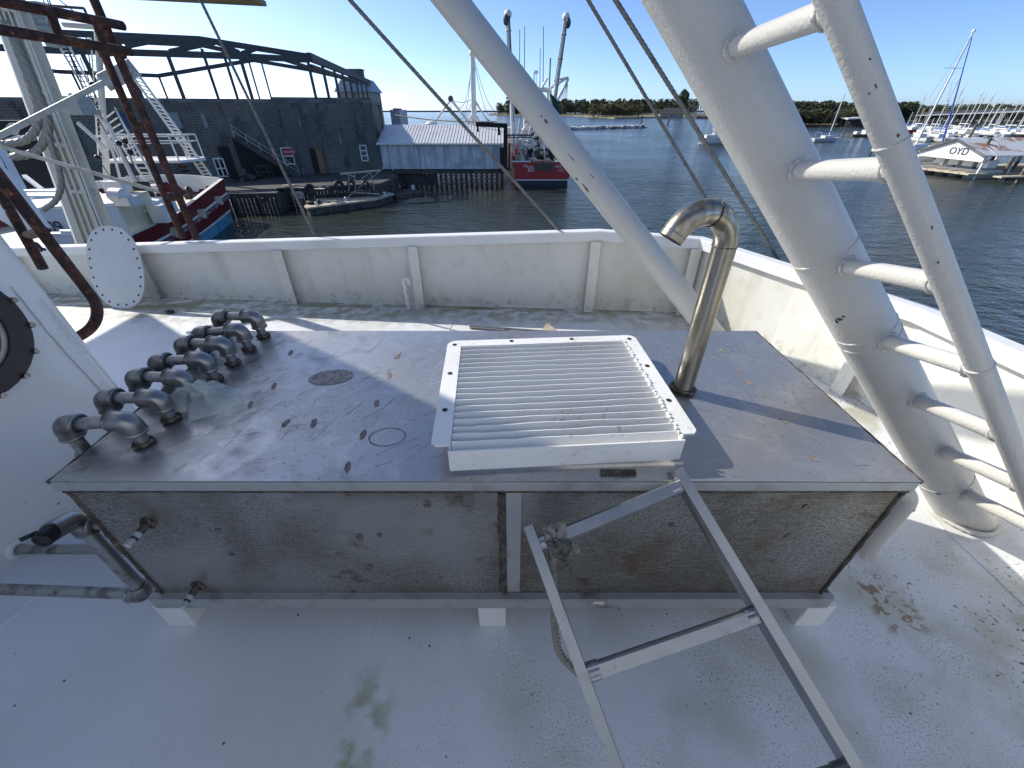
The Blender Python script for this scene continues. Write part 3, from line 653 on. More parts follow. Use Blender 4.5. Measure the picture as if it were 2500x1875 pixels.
for k in range(14):
    q_ = e+Vector((random.uniform(-.006,.006), random.uniform(-.006,.006), 0)); mb.tube([q_, q_+Vector((random.uniform(-.004,.012), random.uniform(-.012,.004), random.uniform(-.03,-.012)))], .0013, 4); rope(mb, spline([a+nl*.03-acr*.01, a+nl*.036+dn*.03, a+nl*.02+dn*.07+acr*.008, a+dn*.09+acr*.01], 8), .0088, .016, 18, lobes=3, amp=.32); mb.build('tail', m_rope, rp)
mb = MB(); pts = [a-nl*.02, atD(1350,1390,1.12), atD(1353,1460,1.18), atD(1355,1530,1.22), atD(1365,1590,1.25), atD(1392,1625,1.28), atD(1430,1660,1.31)]
rope(mb, spline(pts, 10), .0100, .018, 18, lobes=3, amp=.32); mb.build('hanging_end', m_rope, rp)

# ------------------------------------------------------------------ big white mast leg with its side ladder
P0, P1 = Vector((2.235,1.262,0)), atD(1686, 0, 1.15); dP = (P1-P0).normalized(); PT = P0+dP*4.6
Q0 = atD(2425, 980, 1.20); Q1 = atD(2058, 50, .79); dQ = (Q1-Q0).normalized(); QB = Q0-dQ*(Q0.z/dQ.z-.0); QT = Q1+dQ*1.6
leg = thing('mast_leg', 'thick white tubular mast leg with welded ladder rungs and side pipe', 'mast', P0)
mb = MB(); rp_ = .100; n = 60; mb.tube([P0-dP*.12]+[P0+dP*4.6*i/n for i in range(n+1)], rp_, 64); mb.build('leg_tube', m_pole, leg)
for px, py in ((1905, 665), (2040, 825), (2048, 845), (2300, 1160)):
    mb = MB(); c = on(P0, PT, px, py); mb.torus(c, dP, rp_-.002, .0045, 64, 8, .3); mb.build('weld_ring', m_pole, leg)
mb = MB(); mb.torus(P0+dP*.02, Vector((0,0,1)), rp_*1.18, .012, 64, 8, .2); mb.build('weld_ring', m_pole, leg)
mb = MB(); mb.tube([QB]+[QB.lerp(QT, i/30) for i in range(1, 31)], .0295, 40); mb.build('side_pipe', m_pole, leg)
for px, py in ((2193, 340), (2375, 895)):
    mb = MB(); mb.torus(on(QB, QT, px, py), dQ+Vector((.25,0,0)) if px < 2300 else dQ, .0292, .0035, 40, 8, .3); mb.build('weld_ring', m_pole, leg)
RG = [((1795,128),(1995,35)), ((1962,414),(2145,418)), ((2070,650),(2270,690)), ((2165,832),(2362,895)), ((2238,975),(2428,1055)), ((2306,1100),(2480,1180)), ((2360,1204),(2520,1290))]
for a, b in RG:
    p = on(P0, PT, a[0]-10, a[1]-24); q = on(QB, QT, b[0]+18, b[1]+12)
    mb = MB(); mb.tube([p, q], .0265, 32); d = (q-p).normalized()
    mb.torus(p+d*(rp_+.002), d, .028, .008, 32, 8, .35); mb.torus(q-d*.030, d, .027, .005, 32, 8, .35); mb.build('rung', m_pole, leg)
# paint chips on the tubes
m_chip = M('bare_chip', (.06,.06,.055), .7)
def chip(p0, d, r_, px, py, s1, s2, par):
    rr = ray(px, py).normalized(); lo, hi = .2, 8.0
    def dist(t): q = CAM+rr*t-p0; return (q-d*q.dot(d)).length
    t = lo
    while t < hi and dist(t) > r_: t += .0015
    if t >= hi: return
    q = CAM+rr*t; ax = p0+d*((q-p0).dot(d)); n_ = (q-ax).normalized(); tg = d.cross(n_); m = MB(); vs = []
    for k_ in range(11):
        a_ = 2*math.pi*k_/11; k2 = random.uniform(.55, 1.15); u_, v_ = math.cos(a_)*s1*k2, math.sin(a_)*s2*k2
        w_ = (n_*math.cos(u_/r_)+tg*math.sin(u_/r_))*(r_+.0012); vs.append(ax+d*v_+w_)
    m.sheet(vs); m.build('paint_chip', m_chip, par)
for x, y, a_, b_ in ((2050,779,.012,.009),(2043,785,.006,.010),(2060,772,.007,.005),(1842,45,.003,.003),(1797,100,.003,.003),(2290,1205,.012,.01),(2165,640,.003,.003)): chip(P0, dP, rp_, x, y, a_, b_, leg)
for x, y, a_, b_ in ((2290,640,.004,.006),(2124,145,.003,.004),(2122,228,.003,.004),(2137,210,.002,.008),(2490,870,.004,.012),(2192,330,.004,.008),(2275,555,.002,.010)): chip(QB, dQ, .0295, x, y, a_*.7, b_*.7, leg)
# white brace pipe
a, b = atD(1745, 822, 3.58), atD(1100, 0, 2.62)
mb = MB(); d = (b-a).normalized(); a = a-d*.05; mb.tube([a]+[a+(b+d*2.5-a)*i/30 for i in range(1, 31)], .098, 48)
brp = tag(mb.build('brace_pipe', m_pole), 'long white round brace pipe slanting up from the deck behind the tank', 'pipe')
for x, y, a_, b_ in ((1334,297,.008,.02),(1322,284,.006,.008),(1408,437,.010,.018),(1425,452,.006,.02),(1432,462,.008,.03),(1395,385,.003,.05),(1445,430,.003,.03)): chip(a, d, .098, x, y, a_, b_, brp)
# bent white pipe at the tank's right end
b = Vector((1.60,1.07,0)); bp_ = thing('bent_pipe', 'short bent white pipe rising from the deck at the right end of the tank', 'pipe', b)
mb = MB(); mb.tube(bend([b, b+Vector((0,0,.40)), Vector((1.12,1.22,.43))], .075, 10), .034, 28); mb.build('pipe', m_pole, bp_)
mb = MB(); mb.torus(b+Vector((0,0,.004)), (0,0,1), .036, .009, 30, 8, .3); mb.build('weld_ring', m_pole, bp_)
mb = MB(); mb.torus(b+Vector((0,0,.325)), (0,0,1), .034, .004, 30, 8, .3); mb.build('weld_ring', m_pole, bp_)

# ------------------------------------------------------------------ wire stays
def stay(p, q, r, lab, pitch=.032):
    mb = MB(); rope(mb, [p, q], r, pitch, 18, step=pitch/6); return tag(mb.build('wire_stay', m_wire), lab, 'wire rope', 'wire ropes rising from the rail')
stay(atY(767, 572, 4.02), atD(470, -40, 3.1), .0105, 'thin wire rope rising from the rail before the roofless building')
stay(atY(1366, 564, 3.85), atD(800, -60, 2.3), .0115, 'wire rope slanting in front of the metal shed roof')
stay(atD(1800, 612, 3.5), atD(1400, -60, 2.4), .0105, 'thinner left wire rope of the pair passing behind the bent vent')
stay(atD(1910, 648, 3.28), atD(1465, -60, 2.2), .0125, 'thicker right wire rope of the pair ending at the rail')

# ------------------------------------------------------------------ wheelhouse wall with porthole, at the left
WX = -2.2
wh = thing('wheelhouse', 'white steel wheelhouse wall with a round black porthole at the left', 'wheelhouse', (WX-.5, .5, 0))
e0 = Vector((WX, 1.90, 0)); 
mb = MB()
def wprof(z):
    k = z/1.3; Y1 = 1.93-.085*k
    return [Vector((WX, -2.4, z)), Vector((WX, Y1-.20, z)), Vector((WX-.012, Y1-.10, z)), Vector((WX-.05, Y1-.03, z)), Vector((WX-.13, Y1+.01, z)), Vector((WX-2.2, Y1+.03, z)), Vector((WX-2.2, -2.4, z))]
vs = wprof(0)+wprof(1.75); k = 7
mb.add(vs, [(i, (i+1)%k, k+(i+1)%k, k+i) for i in range(k)]+[list(range(k, 2*k))], True); mb.build('wall_plate', m_paint, wh, 60)
# lines of weld along the corner
for pts in ([(30,700),(110,800),(185,885),(249,952)], [(103,729),(200,845),(289,949)]):
    weld([atX(x, y, WX+.001 if x < 200 else WX) for x, y in pts], 'weld_seam', .0045, m_paint, wh)
pc = Vector((WX+.004, 1.383, .917)); 
def pring(r0_, r1_, z0, z1, mat, nm, par):
    m = MB(); N = 48; vs = []
    for (r_, o) in ((r0_, z0), (r1_, z0), (r1_, z1), (r0_, z1)):
        for i in range(N):
            t = 2*math.pi*i/N; vs.append(pc+Vector((o, r_*math.cos(t), r_*math.sin(t))))
    fs = []
    for a in range(4):
        b2 = (a+1)%4
        for i in range(N): fs.append((a*N+i, a*N+(i+1)%N, b2*N+(i+1)%N, b2*N+i))
    m.add(vs, fs, True); return m.build(nm, mat, par, 30)
RR = .2656
po = thing('porthole', None, None, pc); po.parent = wh; po.location = pc-ORG[wh.name]
pring(RR*.66, RR*.99, -.02, .022, m_black, 'ring', po); pring(RR*.58, RR*.66, -.02, .012, m_galv, 'glass_rim', po)
mb = MB(); N = 48; mb.sheet([pc+Vector((-.004, RR*.57*math.cos(2*math.pi*i/N), RR*.57*math.sin(2*math.pi*i/N))) for i in range(N)]); mb.build('glass', m_glass_dark, po)
for i in range(14):
    t = 2*math.pi*(i+.46)/14; c = pc+Vector((.015, RR*1.0*math.cos(t), RR*1.0*math.sin(t))); mb = MB(); mb.tube([c-Vector((.012,0,0)), c+Vector((.018,0,0))], .013, 6); mb.torus(c+Vector((.012,0,0)), (1,0,0), .008, .0035, 14, 6)
    mb.build('bolt', m_elbow, po)
# unseen slab on posts, added above the frame to shade deck and tank
m_ply = M('overhead_plywood', (.34,.28,.16), .7, layers=[dict(s=2, lo=.4, hi=.6, c=(.25,.22,.12), st=(.2,1,1))])
mb = MB(); mb.prism([(-7.6,5.75,3.0),(-1.85,1.675,3.0),(-1.85,-.35,3.0),(-7.6,3.6,3.0)], (0,0,.12)); mb.build('shade_slab', m_paint, wh)
for x, y in ((-4.3,1.5),(-2.5,.5),(-3.4,1.8)):
    mb = MB(); mb.box((x, y, 2.375), (.10,.10,1.249)); mb.build('shade_slab_post', m_paint, wh)
# unseen white block added behind the camera to bounce sunlight onto the deck
mb = MB(); mb.box((.6, -1.9, 1.6), (4.0, 1.2, 3.2)); tag(mb.build('deckhouse', m_bright), 'unseen white block added behind the camera to bounce sunlight', 'deckhouse')
# board at the very top of the view
q = [atZ(652, 16, 2.75), atZ(330, 0, 2.75)]; dd = (q[1]-q[0]); 
mb = MB(); a0, a1 = q[0], q[0]+dd*1.6; back = Vector((.10,-1.0,0)); 
mb.prism([a0, a1, a1+back*.5, a0+back*.5], (0,0,.05)); tag(mb.build('overhead_board', m_ply), 'brown underside of a board jutting in above the view', 'board')

# ------------------------------------------------------------------ oval manhole plate against the bulwark
cb, ct = atZ(300, 753, 0.004), atY(262, 551, 4.07)
upv = (ct-cb); Lh = upv.length/2; upv.normalize(); cc = (cb+ct)/2; xv = Vector((.998,-.055,0)); xv = (xv-upv*xv.dot(upv)).normalized(); nv = xv.cross(upv).normalized(); nv = nv if nv.y < 0 else -nv
hw = .285
ov = thing('manhole_plate', 'white oval manhole plate with bolt holes leaning on the bulwark', 'manhole plate', cb)
def oval(s, n=64):
    out = []
    for i in range(n):
        t = 2*math.pi*i/n; c_, s_ = math.cos(t), math.sin(t); e = 2/2.35
        out.append((hw*s*math.copysign(abs(c_)**e, c_), (Lh if s == 1 else Lh-hw*(1-s))*math.copysign(abs(s_)**e, s_)))
    return out
mb = MB(); mb.prism([cc+xv*a+upv*b for a, b in oval(1)], -nv*.012); mb.build('plate', M('satin_white_plate', (.66,.67,.65), .45, layers=[dict(s=4, lo=.4, hi=.7, c=(.58,.58,.55), amt=.6)]), ov)
O = oval(.88, 400); seg = 0; per = sum(math.dist(O[i], O[(i+1)%400]) for i in range(400)); nxt = 0; acc = 0
for i in range(400):
    if acc >= nxt-1e-6:
        a, b = O[i]; mb = MB(); c = cc+xv*a+upv*b+nv*.0015; mb.sheet([c+xv*(.011*math.cos(t*.6283))+upv*(.011*math.sin(t*.6283)) for t in range(10)]); mb.build('bolt_hole', m_hole, ov); nxt += per/22
    acc += math.dist(O[i], O[(i+1)%400])

# ------------------------------------------------------------------ rusty pipe rack on the rail
f1, f2 = atY(481, 583, 4.06), atY(447, 581, 4.07)
rk = thing('rusty_pipe_rack', 'flaking red rusty pipe rack standing on the bulwark rail', 'pipe rack', f1)
H = 3.0
mb = MB(); mb.tube([f1, Vector((f1.x, f1.y, H))], .031, 24); mb.build('post', m_rust, rk)
tj = atX(300, 128, -3.15); tj = Vector((f2.x+.02, f2.y, 1.97))
mb = MB(); mb.tube([f2, Vector((f2.x+.03, f2.y, 2.05))], .029, 24); mb.build('post', m_rust, rk)
for pa, pb in (((350,308),(378,318)), ((408,478),(438,480)), ((300,120),(262,128))):
    z_ = atY(*pa, 4.06).z; mb = MB(); mb.prism([Vector((f2.x, 4.05, z_-.05)), Vector((f1.x, 4.05, z_-.04)), Vector((f1.x, 4.05, z_+.03)), Vector((f2.x, 4.05, z_+.02))], (0,.02,0)); mb.build('tie_plate', m_rust, rk)
r1a, r1b = atY(300, 63, 4.06), atD(0, 3, 2.42); r2a, r2b = atY(318, 126, 4.06), atD(0, 72, 2.40)
for a, b in ((r1a, r1b), (r2a, r2b)):
    mb = MB(); mb.tube([a, b+(b-a)*.4], .030, 24); mb.build('rail', m_rust, rk)
for pa, pb in (((120,22),(146,93)), ((233,52),(257,118))):
    mb = MB(); mb.tube([on(r1a, r1b, *pa), on(r2a, r2b, *pb)], .026, 20); mb.build('strut', m_rust, rk)
# second rusty frame bent down to the wheelhouse
b0 = Vector((-2.44, 2.215, .79)); rk2 = thing('bent_rusty_pipe', 'rusty bent pipe frame rising beside the wheelhouse corner', 'pipe frame', b0)
mb = MB(); top = Vector((-2.60, 2.12, 2.6)); mb.tube(bend([top, Vector((-2.43,2.21,.62)), Vector((-2.62,1.72,.50))], .17, 10), .027, 24); mb.build('pipe', m_rust, rk2)
c0 = atD(105, 655, 2.40); c1 = atD(0, 470, 2.35); mb = MB(); mb.tube([c0, c1+(c1-c0)*1.2], .025, 20); mb.build('pipe', m_rust, rk2)
mb = MB(); a, b = atD(66, 575, 2.40), on(b0, top, 125, 560); mb.tube([a, b], .024, 20); mb.build('tie', m_rust, rk2)
# white plate behind it
mb = MB(); D_ = 3.0; mb.prism([atD(-80, 250, D_), atD(0, 412, D_), atD(26, 440, D_), atD(113, 560, D_), atD(60, 573, D_), atD(-60, 500, D_)], Vector((-.02,.06,.0)))
tag(mb.build('steel_plate', m_bright), 'slanting white steel plate behind the rusty pipe frame', 'plate')
# shackle
c = atD(92, 603, 2.9); sh = MB(); sh.torus(c, (.3,1,0), .028, .01, 16, 8); sh.cyl(c-Vector((.04,0,-.02)), c+Vector((.04,0,-.02)), .01, seg=8); tag(sh.build('shackle', m_black), 'dark shackle hanging by the wheelhouse edge', 'shackle')
mb = MB()
# ------------------------------------------------------------------ far setting: water and land
m_water = bpy.data.materials.new('harbour_water'); m_water.use_nodes = True
def _water():
    n = m_water.node_tree.nodes; l = m_water.node_tree.links; b = n['Principled BSDF']
    b.inputs['Base Color'].default_value = (.032, .040, .030, 1); b.inputs['Roughness'].default_value = .12; b.inputs['IOR'].default_value = 1.33
    tc = n.new('ShaderNodeTexCoord')
    prev = None
    for s, d, st, stg in ((.12, 1.2, (1,1,1), .6), (.55, .5, (1.0,1.6,1), .9), (1.9, .19, (1,1.6,1), 1.0), (5.5, .06, (1,1.5,1), .9)):
        mp = n.new('ShaderNodeMapping'); mp.inputs['Rotation'].default_value = (0, 0, R(25)); mp.inputs['Scale'].default_value = st; l.new(tc.outputs['Object'], mp.inputs[0])
        t = n.new('ShaderNodeTexNoise'); t.inputs['Scale'].default_value = s; t.inputs['Detail'].default_value = 3; l.new(mp.outputs[0], t.inputs['Vector'])
        # calm and ruffled patches
        g = n.new('ShaderNodeTexNoise'); g.inputs['Scale'].default_value = .022; g.inputs['Detail'].default_value = 3; l.new(tc.outputs['Object'], g.inputs['Vector'])
        mr = n.new('ShaderNodeMapRange'); mr.inputs[1].default_value = .40; mr.inputs[2].default_value = .60; mr.inputs[3].default_value = stg*.35; mr.inputs[4].default_value = stg; l.new(g.outputs['Fac'], mr.inputs[0])
        bp = n.new('ShaderNodeBump'); bp.inputs['Distance'].default_value = d; l.new(mr.outputs[0], bp.inputs['Strength']); l.new(t.outputs['Fac'], bp.inputs['Height'])
        if prev: l.new(prev, bp.inputs['Normal'])
        prev = bp.outputs[0]
    l.new(prev, b.inputs['Normal'])
_water()
mb = MB(); S = 9000; mb.sheet([(-S,-60,WZ),(S,-60,WZ),(S,S,WZ),(-S,S,WZ)]); o = mb.build('water', m_water, origin=(0,0,WZ)); tag(o, kind='structure')
m_block = M('dark_concrete_block', (.20,.178,.145), .85, angle=R(20.9), layers=[dict(k='brick', s=1.2, lo=0, hi=.25, inv=True, c=(.05,.052,.05), amt=.6), dict(k='brick', s=1.2, lo=.3, hi=.75, c=(.25,.235,.20), amt=.55),
    dict(s=.16, lo=.42, hi=.6, c=(.10,.102,.10), amt=.75), dict(s=1.1, lo=.5, hi=.68, c=(.05,.05,.047), st=(1,1,.35), det=8, amt=.8), dict(s=3.5, lo=.5, hi=.7, c=(.24,.235,.21), det=8, amt=.4), dict(s=2.6, lo=.66, hi=.72, c=(.34,.34,.33), st=(1,1,.22), mk=(.28,.5,.58), amt=.7)],
    bump=[dict(k='brick', s=1.2, d=.06, str=.9), dict(s=3, d=.08, str=.5)])
m_conc = M('weathered_concrete', (.20,.20,.185), .9, layers=[dict(s=.5, lo=.4, hi=.6, c=(.11,.115,.11)), dict(s=3, lo=.5, hi=.7, c=(.08,.085,.08), amt=.6)])
m_frame = M('rusty_grey_girder', (.075,.082,.085), .7, .2, layers=[dict(s=.9, lo=.52, hi=.65, c=(.12,.075,.055), amt=.8), dict(s=4, lo=.55, hi=.7, c=(.05,.045,.045))])
m_wood = M('dark_wet_timber', (.085,.075,.06), .8, layers=[dict(s=1.3, lo=.4, hi=.65, c=(.045,.042,.035)), dict(s=6, lo=.55, hi=.7, c=(.14,.12,.09), st=(1,1,.2))])
m_dockwood = M('sun_bleached_planks', (.60,.52,.38), .8, layers=[dict(k='wave', s=1.2, lo=.0, hi=.10, inv=True, c=(.2,.16,.12), st=(1,1,1), amt=.8), dict(s=1.2, lo=.45, hi=.65, c=(.46,.39,.27))])
m_shedwall = M('streaked_metal_siding', (.72,.73,.73), .55, layers=[dict(s=1.6, lo=.45, hi=.68, c=(.22,.24,.25), st=(2.5,1,.12), amt=.65), dict(s=.8, lo=.4, hi=.7, c=(.45,.46,.46)), dict(k='dots', s=.55, lo=.03, hi=.05, c=(.03,.03,.03), mk=(.8,.55,.6))])
m_shedroof = M('white_metal_roof', (.74,.735,.71), .45, .1, layers=[dict(s=.6, lo=.45, hi=.7, c=(.62,.61,.57), amt=.6), dict(s=2, lo=.6, hi=.72, c=(.5,.48,.44), st=(1,.2,1), amt=.5)])
m_bluegrey = M('blue_grey_metal', (.30,.36,.42), .5, .2)
m_stucco = M('tan_stucco', (.42,.40,.34), .85, layers=[dict(s=.5, lo=.4, hi=.6, c=(.33,.32,.28))])
m_brown = M('brown_door_wood', (.24,.15,.07), .7)
m_red = M('dark_red_hull_paint', (.15,.008,.014), .42, layers=[dict(s=.8, lo=.5, hi=.7, c=(.09,.008,.012), amt=.7), dict(s=5, lo=.66, hi=.7, c=(.4,.3,.28), mk=(1,.5,.6), amt=.5)])
m_red2 = M('bright_red_hull_paint', (.42,.015,.02), .35, layers=[dict(s=.8, lo=.5, hi=.7, c=(.28,.012,.015), amt=.7)])
m_blue = M('light_blue_bottom_paint', (.10,.30,.42), .5, layers=[dict(s=1.5, lo=.5, hi=.65, c=(.06,.17,.25))])
m_navy = M('dark_bottom_paint', (.02,.028,.04), .5)
m_boat = M('boat_white', (.78,.77,.72), .45, layers=[dict(s=.9, lo=.45, hi=.7, c=(.62,.58,.46), amt=.6), dict(s=4, lo=.6, hi=.7, c=(.35,.27,.18), st=(1,1,.3), amt=.35)])
m_cream = M('cream_deck_paint', (.66,.60,.45), .6, layers=[dict(s=1.2, lo=.45, hi=.65, c=(.5,.43,.30), amt=.6)])
m_greenet = M('green_net', (.03,.09,.06), .95, layers=[dict(s=8, lo=.4, hi=.6, c=(.015,.04,.03))])
m_bluehull = M('blue_grey_hull', (.62,.64,.66), .45)  # pale blue-grey hull paint
m_ink = M('navy_lettering', (.01,.012,.05), .5)
m_leaf = M('dark_pine_foliage', (.065,.082,.038), .9, layers=[dict(s=.18, lo=.4, hi=.6, c=(.10,.10,.045)), dict(s=.5, lo=.5, hi=.7, c=(.035,.045,.022))])
m_leaf2 = M('autumn_foliage', (.15,.13,.05), .9, layers=[dict(s=.15, lo=.42, hi=.6, c=(.06,.07,.03)), dict(s=.4, lo=.55, hi=.7, c=(.13,.085,.035))])
m_bark = M('bark', (.09,.075,.06), .9)
m_sand = M('shore_ground', (.26,.21,.13), .95, layers=[dict(s=.02, lo=.4, hi=.6, c=(.12,.12,.06))])
m_rock = M('breakwater_stone', (.62,.61,.58), .9, layers=[dict(s=.4, lo=.45, hi=.6, c=(.2,.2,.19))])
m_sailblue = M('blue_sail_cover', (.02,.10,.42), .6)

# ------------------------------------------------------------------ roofless block building: positions on its facade plane
F1 = atZ(934, 417, -3.7); F0 = atZ(570, 432, -3.7); fd = (F1-F0); fd.z = 0; fd.normalize(); fn = Vector((-fd.y, fd.x, 0))     # fn points away from the camera
def FP(px, py, s=0.0):
    r = ray(px, py); t = (F1+fn*s-CAM).dot(fn)/r.dot(fn); return CAM+r*t
bld = thing('block_building', 'dark roofless concrete block building with an open rusty steel roof frame', 'building', F1-fd*20)
zt = FP(740, 243).z; LB = F1-fd*44
mb = MB(); a, b = LB, FP(911, 250); b.z = F1.z
mb.prism([a, F1, Vector((F1.x, F1.y, zt)), Vector((a.x, a.y, zt))], fn*.4)
b2 = F1+fn*52; mb.prism([F1+fn*.4, b2, b2+Vector((0,0,zt-F1.z-.01)), F1+fn*.4+Vector((0,0,zt-F1.z-.01))], -fd*.4)
c2 = LB+fn*52; mb.prism([c2, b2, b2+Vector((0,0,zt-F1.z-.5)), c2+Vector((0,0,zt-F1.z-.5))], fn*.4)
mb.build('wall', m_block, bld)
mb = MB()
for px0, px1, d in ((690, 738, .12), (778, 868, .10)):
    p, q = FP(px0, 300), FP(px1, 300); p.z = q.z = F1.z; mb.prism([p, q, q+Vector((0,0,zt-F1.z-.9)), p+Vector((0,0,zt-F1.z-.9))], -fn*d)
mb.build('wall_pier', m_block, bld)
mb = MB(); p = LB-fn*.06; q = F1-fn*.06; mb.prism([p+Vector((0,0,zt-F1.z-.28)), q+Vector((0,0,zt-F1.z-.28)), q+Vector((0,0,zt-F1.z+.02)), p+Vector((0,0,zt-F1.z+.02))], -fn*.001+fn*.5)
mb.build('parapet', m_conc, bld)
mb = MB(); p, q = FP(665, 243, 12), FP(905, 249, 12); mb.prism([Vector((p.x,p.y,zt-1)), Vector((q.x,q.y,zt-1)), Vector((q.x,q.y,zt+.45)), Vector((p.x,p.y,zt+.45))], fn*.4); mb.build('inner_wall', m_conc, bld)
m_panel = M('grey_window_board', (.26,.28,.27), .7); m_bpanel = M('blue_window_board', (.02,.05,.12), .5); m_wglass = M('grimy_glass', (.03,.04,.045), .2)
def win(x0, y0, x1, y1, mat, frame=None, bars=(), nm='window'):
    p = thing(nm, None, None, FP(x0, y1)); p.parent = bld; p.location = FP(x0, y1)-ORG[bld.name]
    tl, tr = FP(x0, y0, -.03), FP(x1, y0, -.03); br = FP(x1, y1, -.03); tr.z = tl.z; 
    a = (FP(x0,(y0+y1)/2,-.03)); c = FP(x1,(y0+y1)/2,-.03); zt_, zb_ = (tl.z), br.z
    q = lambda s, t, o=0: a.lerp(c, s)*1+Vector((0,0,(zb_+(zt_-zb_)*t)-a.lerp(c, s).z))-fn*o
    m = MB(); m.prism([q(0,0), q(1,0), q(1,1), q(0,1)], -fn*.02); m.build('pane', mat, p)
    if frame:
        m = MB(); wdt = .10
        for s0, t0, s1, t1 in [(0,0,1,0),(0,1,1,1),(0,0,0,1),(1,0,1,1)]+list(bars): m.bar(q(s0,t0,.05), q(s1,t1,.05), wdt, wdt)
        m.build('frame', frame, p)
    else:
        m = MB(); m.bar(q(-.1,-.03,.06), q(1.1,-.03,.06), .1, .1); m.build('sill', m_conc, p)
win(645, 278, 665, 306, m_wglass); win(748, 279, 770, 308, m_wglass); win(870, 277, 884, 307, m_wglass); win(495, 277, 503, 312, m_panel)
win(413, 275, 440, 312, m_panel); win(285, 274, 318, 315, m_bpanel)
win(690, 361, 716, 400, m_glass_dark, m_boat, [(0,.5,1,.5)]); win(881, 355, 896, 392, m_glass_dark, m_boat, [(0,.66,1,.66),(0,.33,1,.33)]); win(528, 387, 551, 430, m_glass_dark, m_boat, [(.5,0,.5,1),(0,.45,1,.45)])
win(355, 398, 376, 425, m_glass_dark, m_conc, [(0,.4,1,.4)]); win(436, 398, 462, 422, m_glass_dark, m_conc, [(0,.4,1,.4)])
# red sign in the framed window
p = FP(693, 372, -.12); q = FP(714, 364, -.12); mb = MB(); sz = 1.0
sg = MB(); sg.prism([Vector((p.x,p.y,p.z-.25)), Vector((q.x,q.y,p.z-.25)), Vector((q.x,q.y,p.z+.35)), Vector((p.x,p.y,p.z+.35))], -fn*.02)
m_sign = M('red_sign', (.45,.02,.02), .5); s_ = tag(sg.build('window_sign', m_sign), 'small red sign with white letters in the ground floor window by the stairs', 'sign')
text('FN ETR', 'lettering', m_boat, s_, p-fn*.03+Vector((.06,0,-.08)), fd, (0,0,1), .30)
# doors
mb = MB(); a, b = FP(765, 428, -.03), FP(800, 427, -.03); h = 2.25
mb.prism([Vector((a.x,a.y,F1.z)), Vector((b.x,b.y,F1.z)), Vector((b.x,b.y,F1.z+h)), Vector((a.x,a.y,F1.z+h))], -fn*.02); mb.build('door_opening', m_hole, bld)
mb = MB(); a, b = FP(784, 427, -.1), FP(799, 427, -.1); mb.prism([Vector((a.x,a.y,F1.z)), Vector((b.x,b.y,F1.z)), Vector((b.x,b.y,F1.z+h)), Vector((a.x,a.y,F1.z+h))], -fn*.05)
for t in (.15, .55, .95): 
    z_ = F1.z+h*t; mb.bar(Vector((a.x,a.y,z_))-fn*.07, Vector((b.x,b.y,z_))-fn*.07, .06, .12)
mb.build('door', m_brown, bld)
mb = MB(); a, b = FP(556, 432, -.03), FP(583, 432, -.03); mb.prism([Vector((a.x,a.y,F1.z)), Vector((b.x,b.y,F1.z)), Vector((b.x,b.y,F1.z+2.6)), Vector((a.x,a.y,F1.z+2.6))], -fn*.02); mb.build('door_opening', m_hole, bld)
mb = MB(); a, b = FP(598, 432, -.03), FP(690, 432, -.03); mb.prism([Vector((a.x,a.y,F1.z)), Vector((b.x,b.y,F1.z)), Vector((b.x,b.y,F1.z+1.6)), Vector((a.x,a.y,F1.z+3.3))], -fn*.02); mb.build('door_opening', m_hole, bld)
# steel roof frame
def beams(pl, s, w_, h_, nm='girder', lift=0):
    m = MB(); pts = [FP(x, y, s) for x, y in pl]
    for a, b in zip(pts, pts[1:]): m.bar(a, b, w_, h_)
    return m.build(nm, m_frame, bld)
beams([(-90,112),(116,122),(405,131),(581,137),(755,146)], .6, .3, .45)
beams([(-90,70),(489,96),(755,138)], .9, .3, .42)
beams([(110,104),(310,101),(492,110),(573,128)], 6, .25, .36)
beams([(120,112),(250,96),(392,93)], 6, .2, .3)
for a, b in (((307,113),(402,94)), ((414,126),(526,103)), ((581,135),(628,117)), ((526,103),(585,128)), ((180,128),(290,104))): beams([a, b], .8, .22, .34, 'brace')
beams([(100,170),(142,175),(388,185),(617,147),(752,170),(830,188),(900,203)], 50, .35, .55)
SA, SB = FP(755, 139, .6), FP(903, 201, 50)
mb = MB(); mb.bar(SA, SB, .4, .65); mb.bar(SA-Vector((0,0,.62)), SB-Vector((0,0,.62)), .2, .2); mb.bar(SA+fd*-2.2+Vector((0,0,-.25)), SB+fd*-2.2+Vector((0,0,-.25)), .2, .3); mb.build('girder', m_frame, bld)
for x0, y0, x1, y1, s in ((412,137,447,238,.6),(587,139,616,244,.6),(753,145,771,247,.6),(200,128,247,231,.6),(278,128,325,232,.6),(495,119,531,241,14),(544,119,579,243,14),(388,186,408,238,50),(608,150,633,240,50),(640,150,660,240,50),(176,181,200,225,50),(292,105,345,232,14)):
    a = FP(x0, y0, s); b = FP(x1, y1, s); b = Vector((a.x*.5+b.x*.5, a.y*.5+b.y*.5, zt-.2)); a = Vector((b.x, b.y, a.z)); mb = MB(); mb.bar(b, a, .26, .26, fn); mb.build('column', m_frame, bld)
for px in (785, 814, 834, 851, 867, 879, 891):
    lo, hi = 0, 1
    for _ in range(30):
        m_ = (lo+hi)/2; x_ = proj(SA.lerp(SB, m_))[0]
        if x_ < px: lo = m_
        else: hi = m_
    c = SA.lerp(SB, lo); mb = MB(); mb.bar(Vector((c.x, c.y, zt-.4)), c, .3, .3, fn); mb.build('column', m_frame, bld)
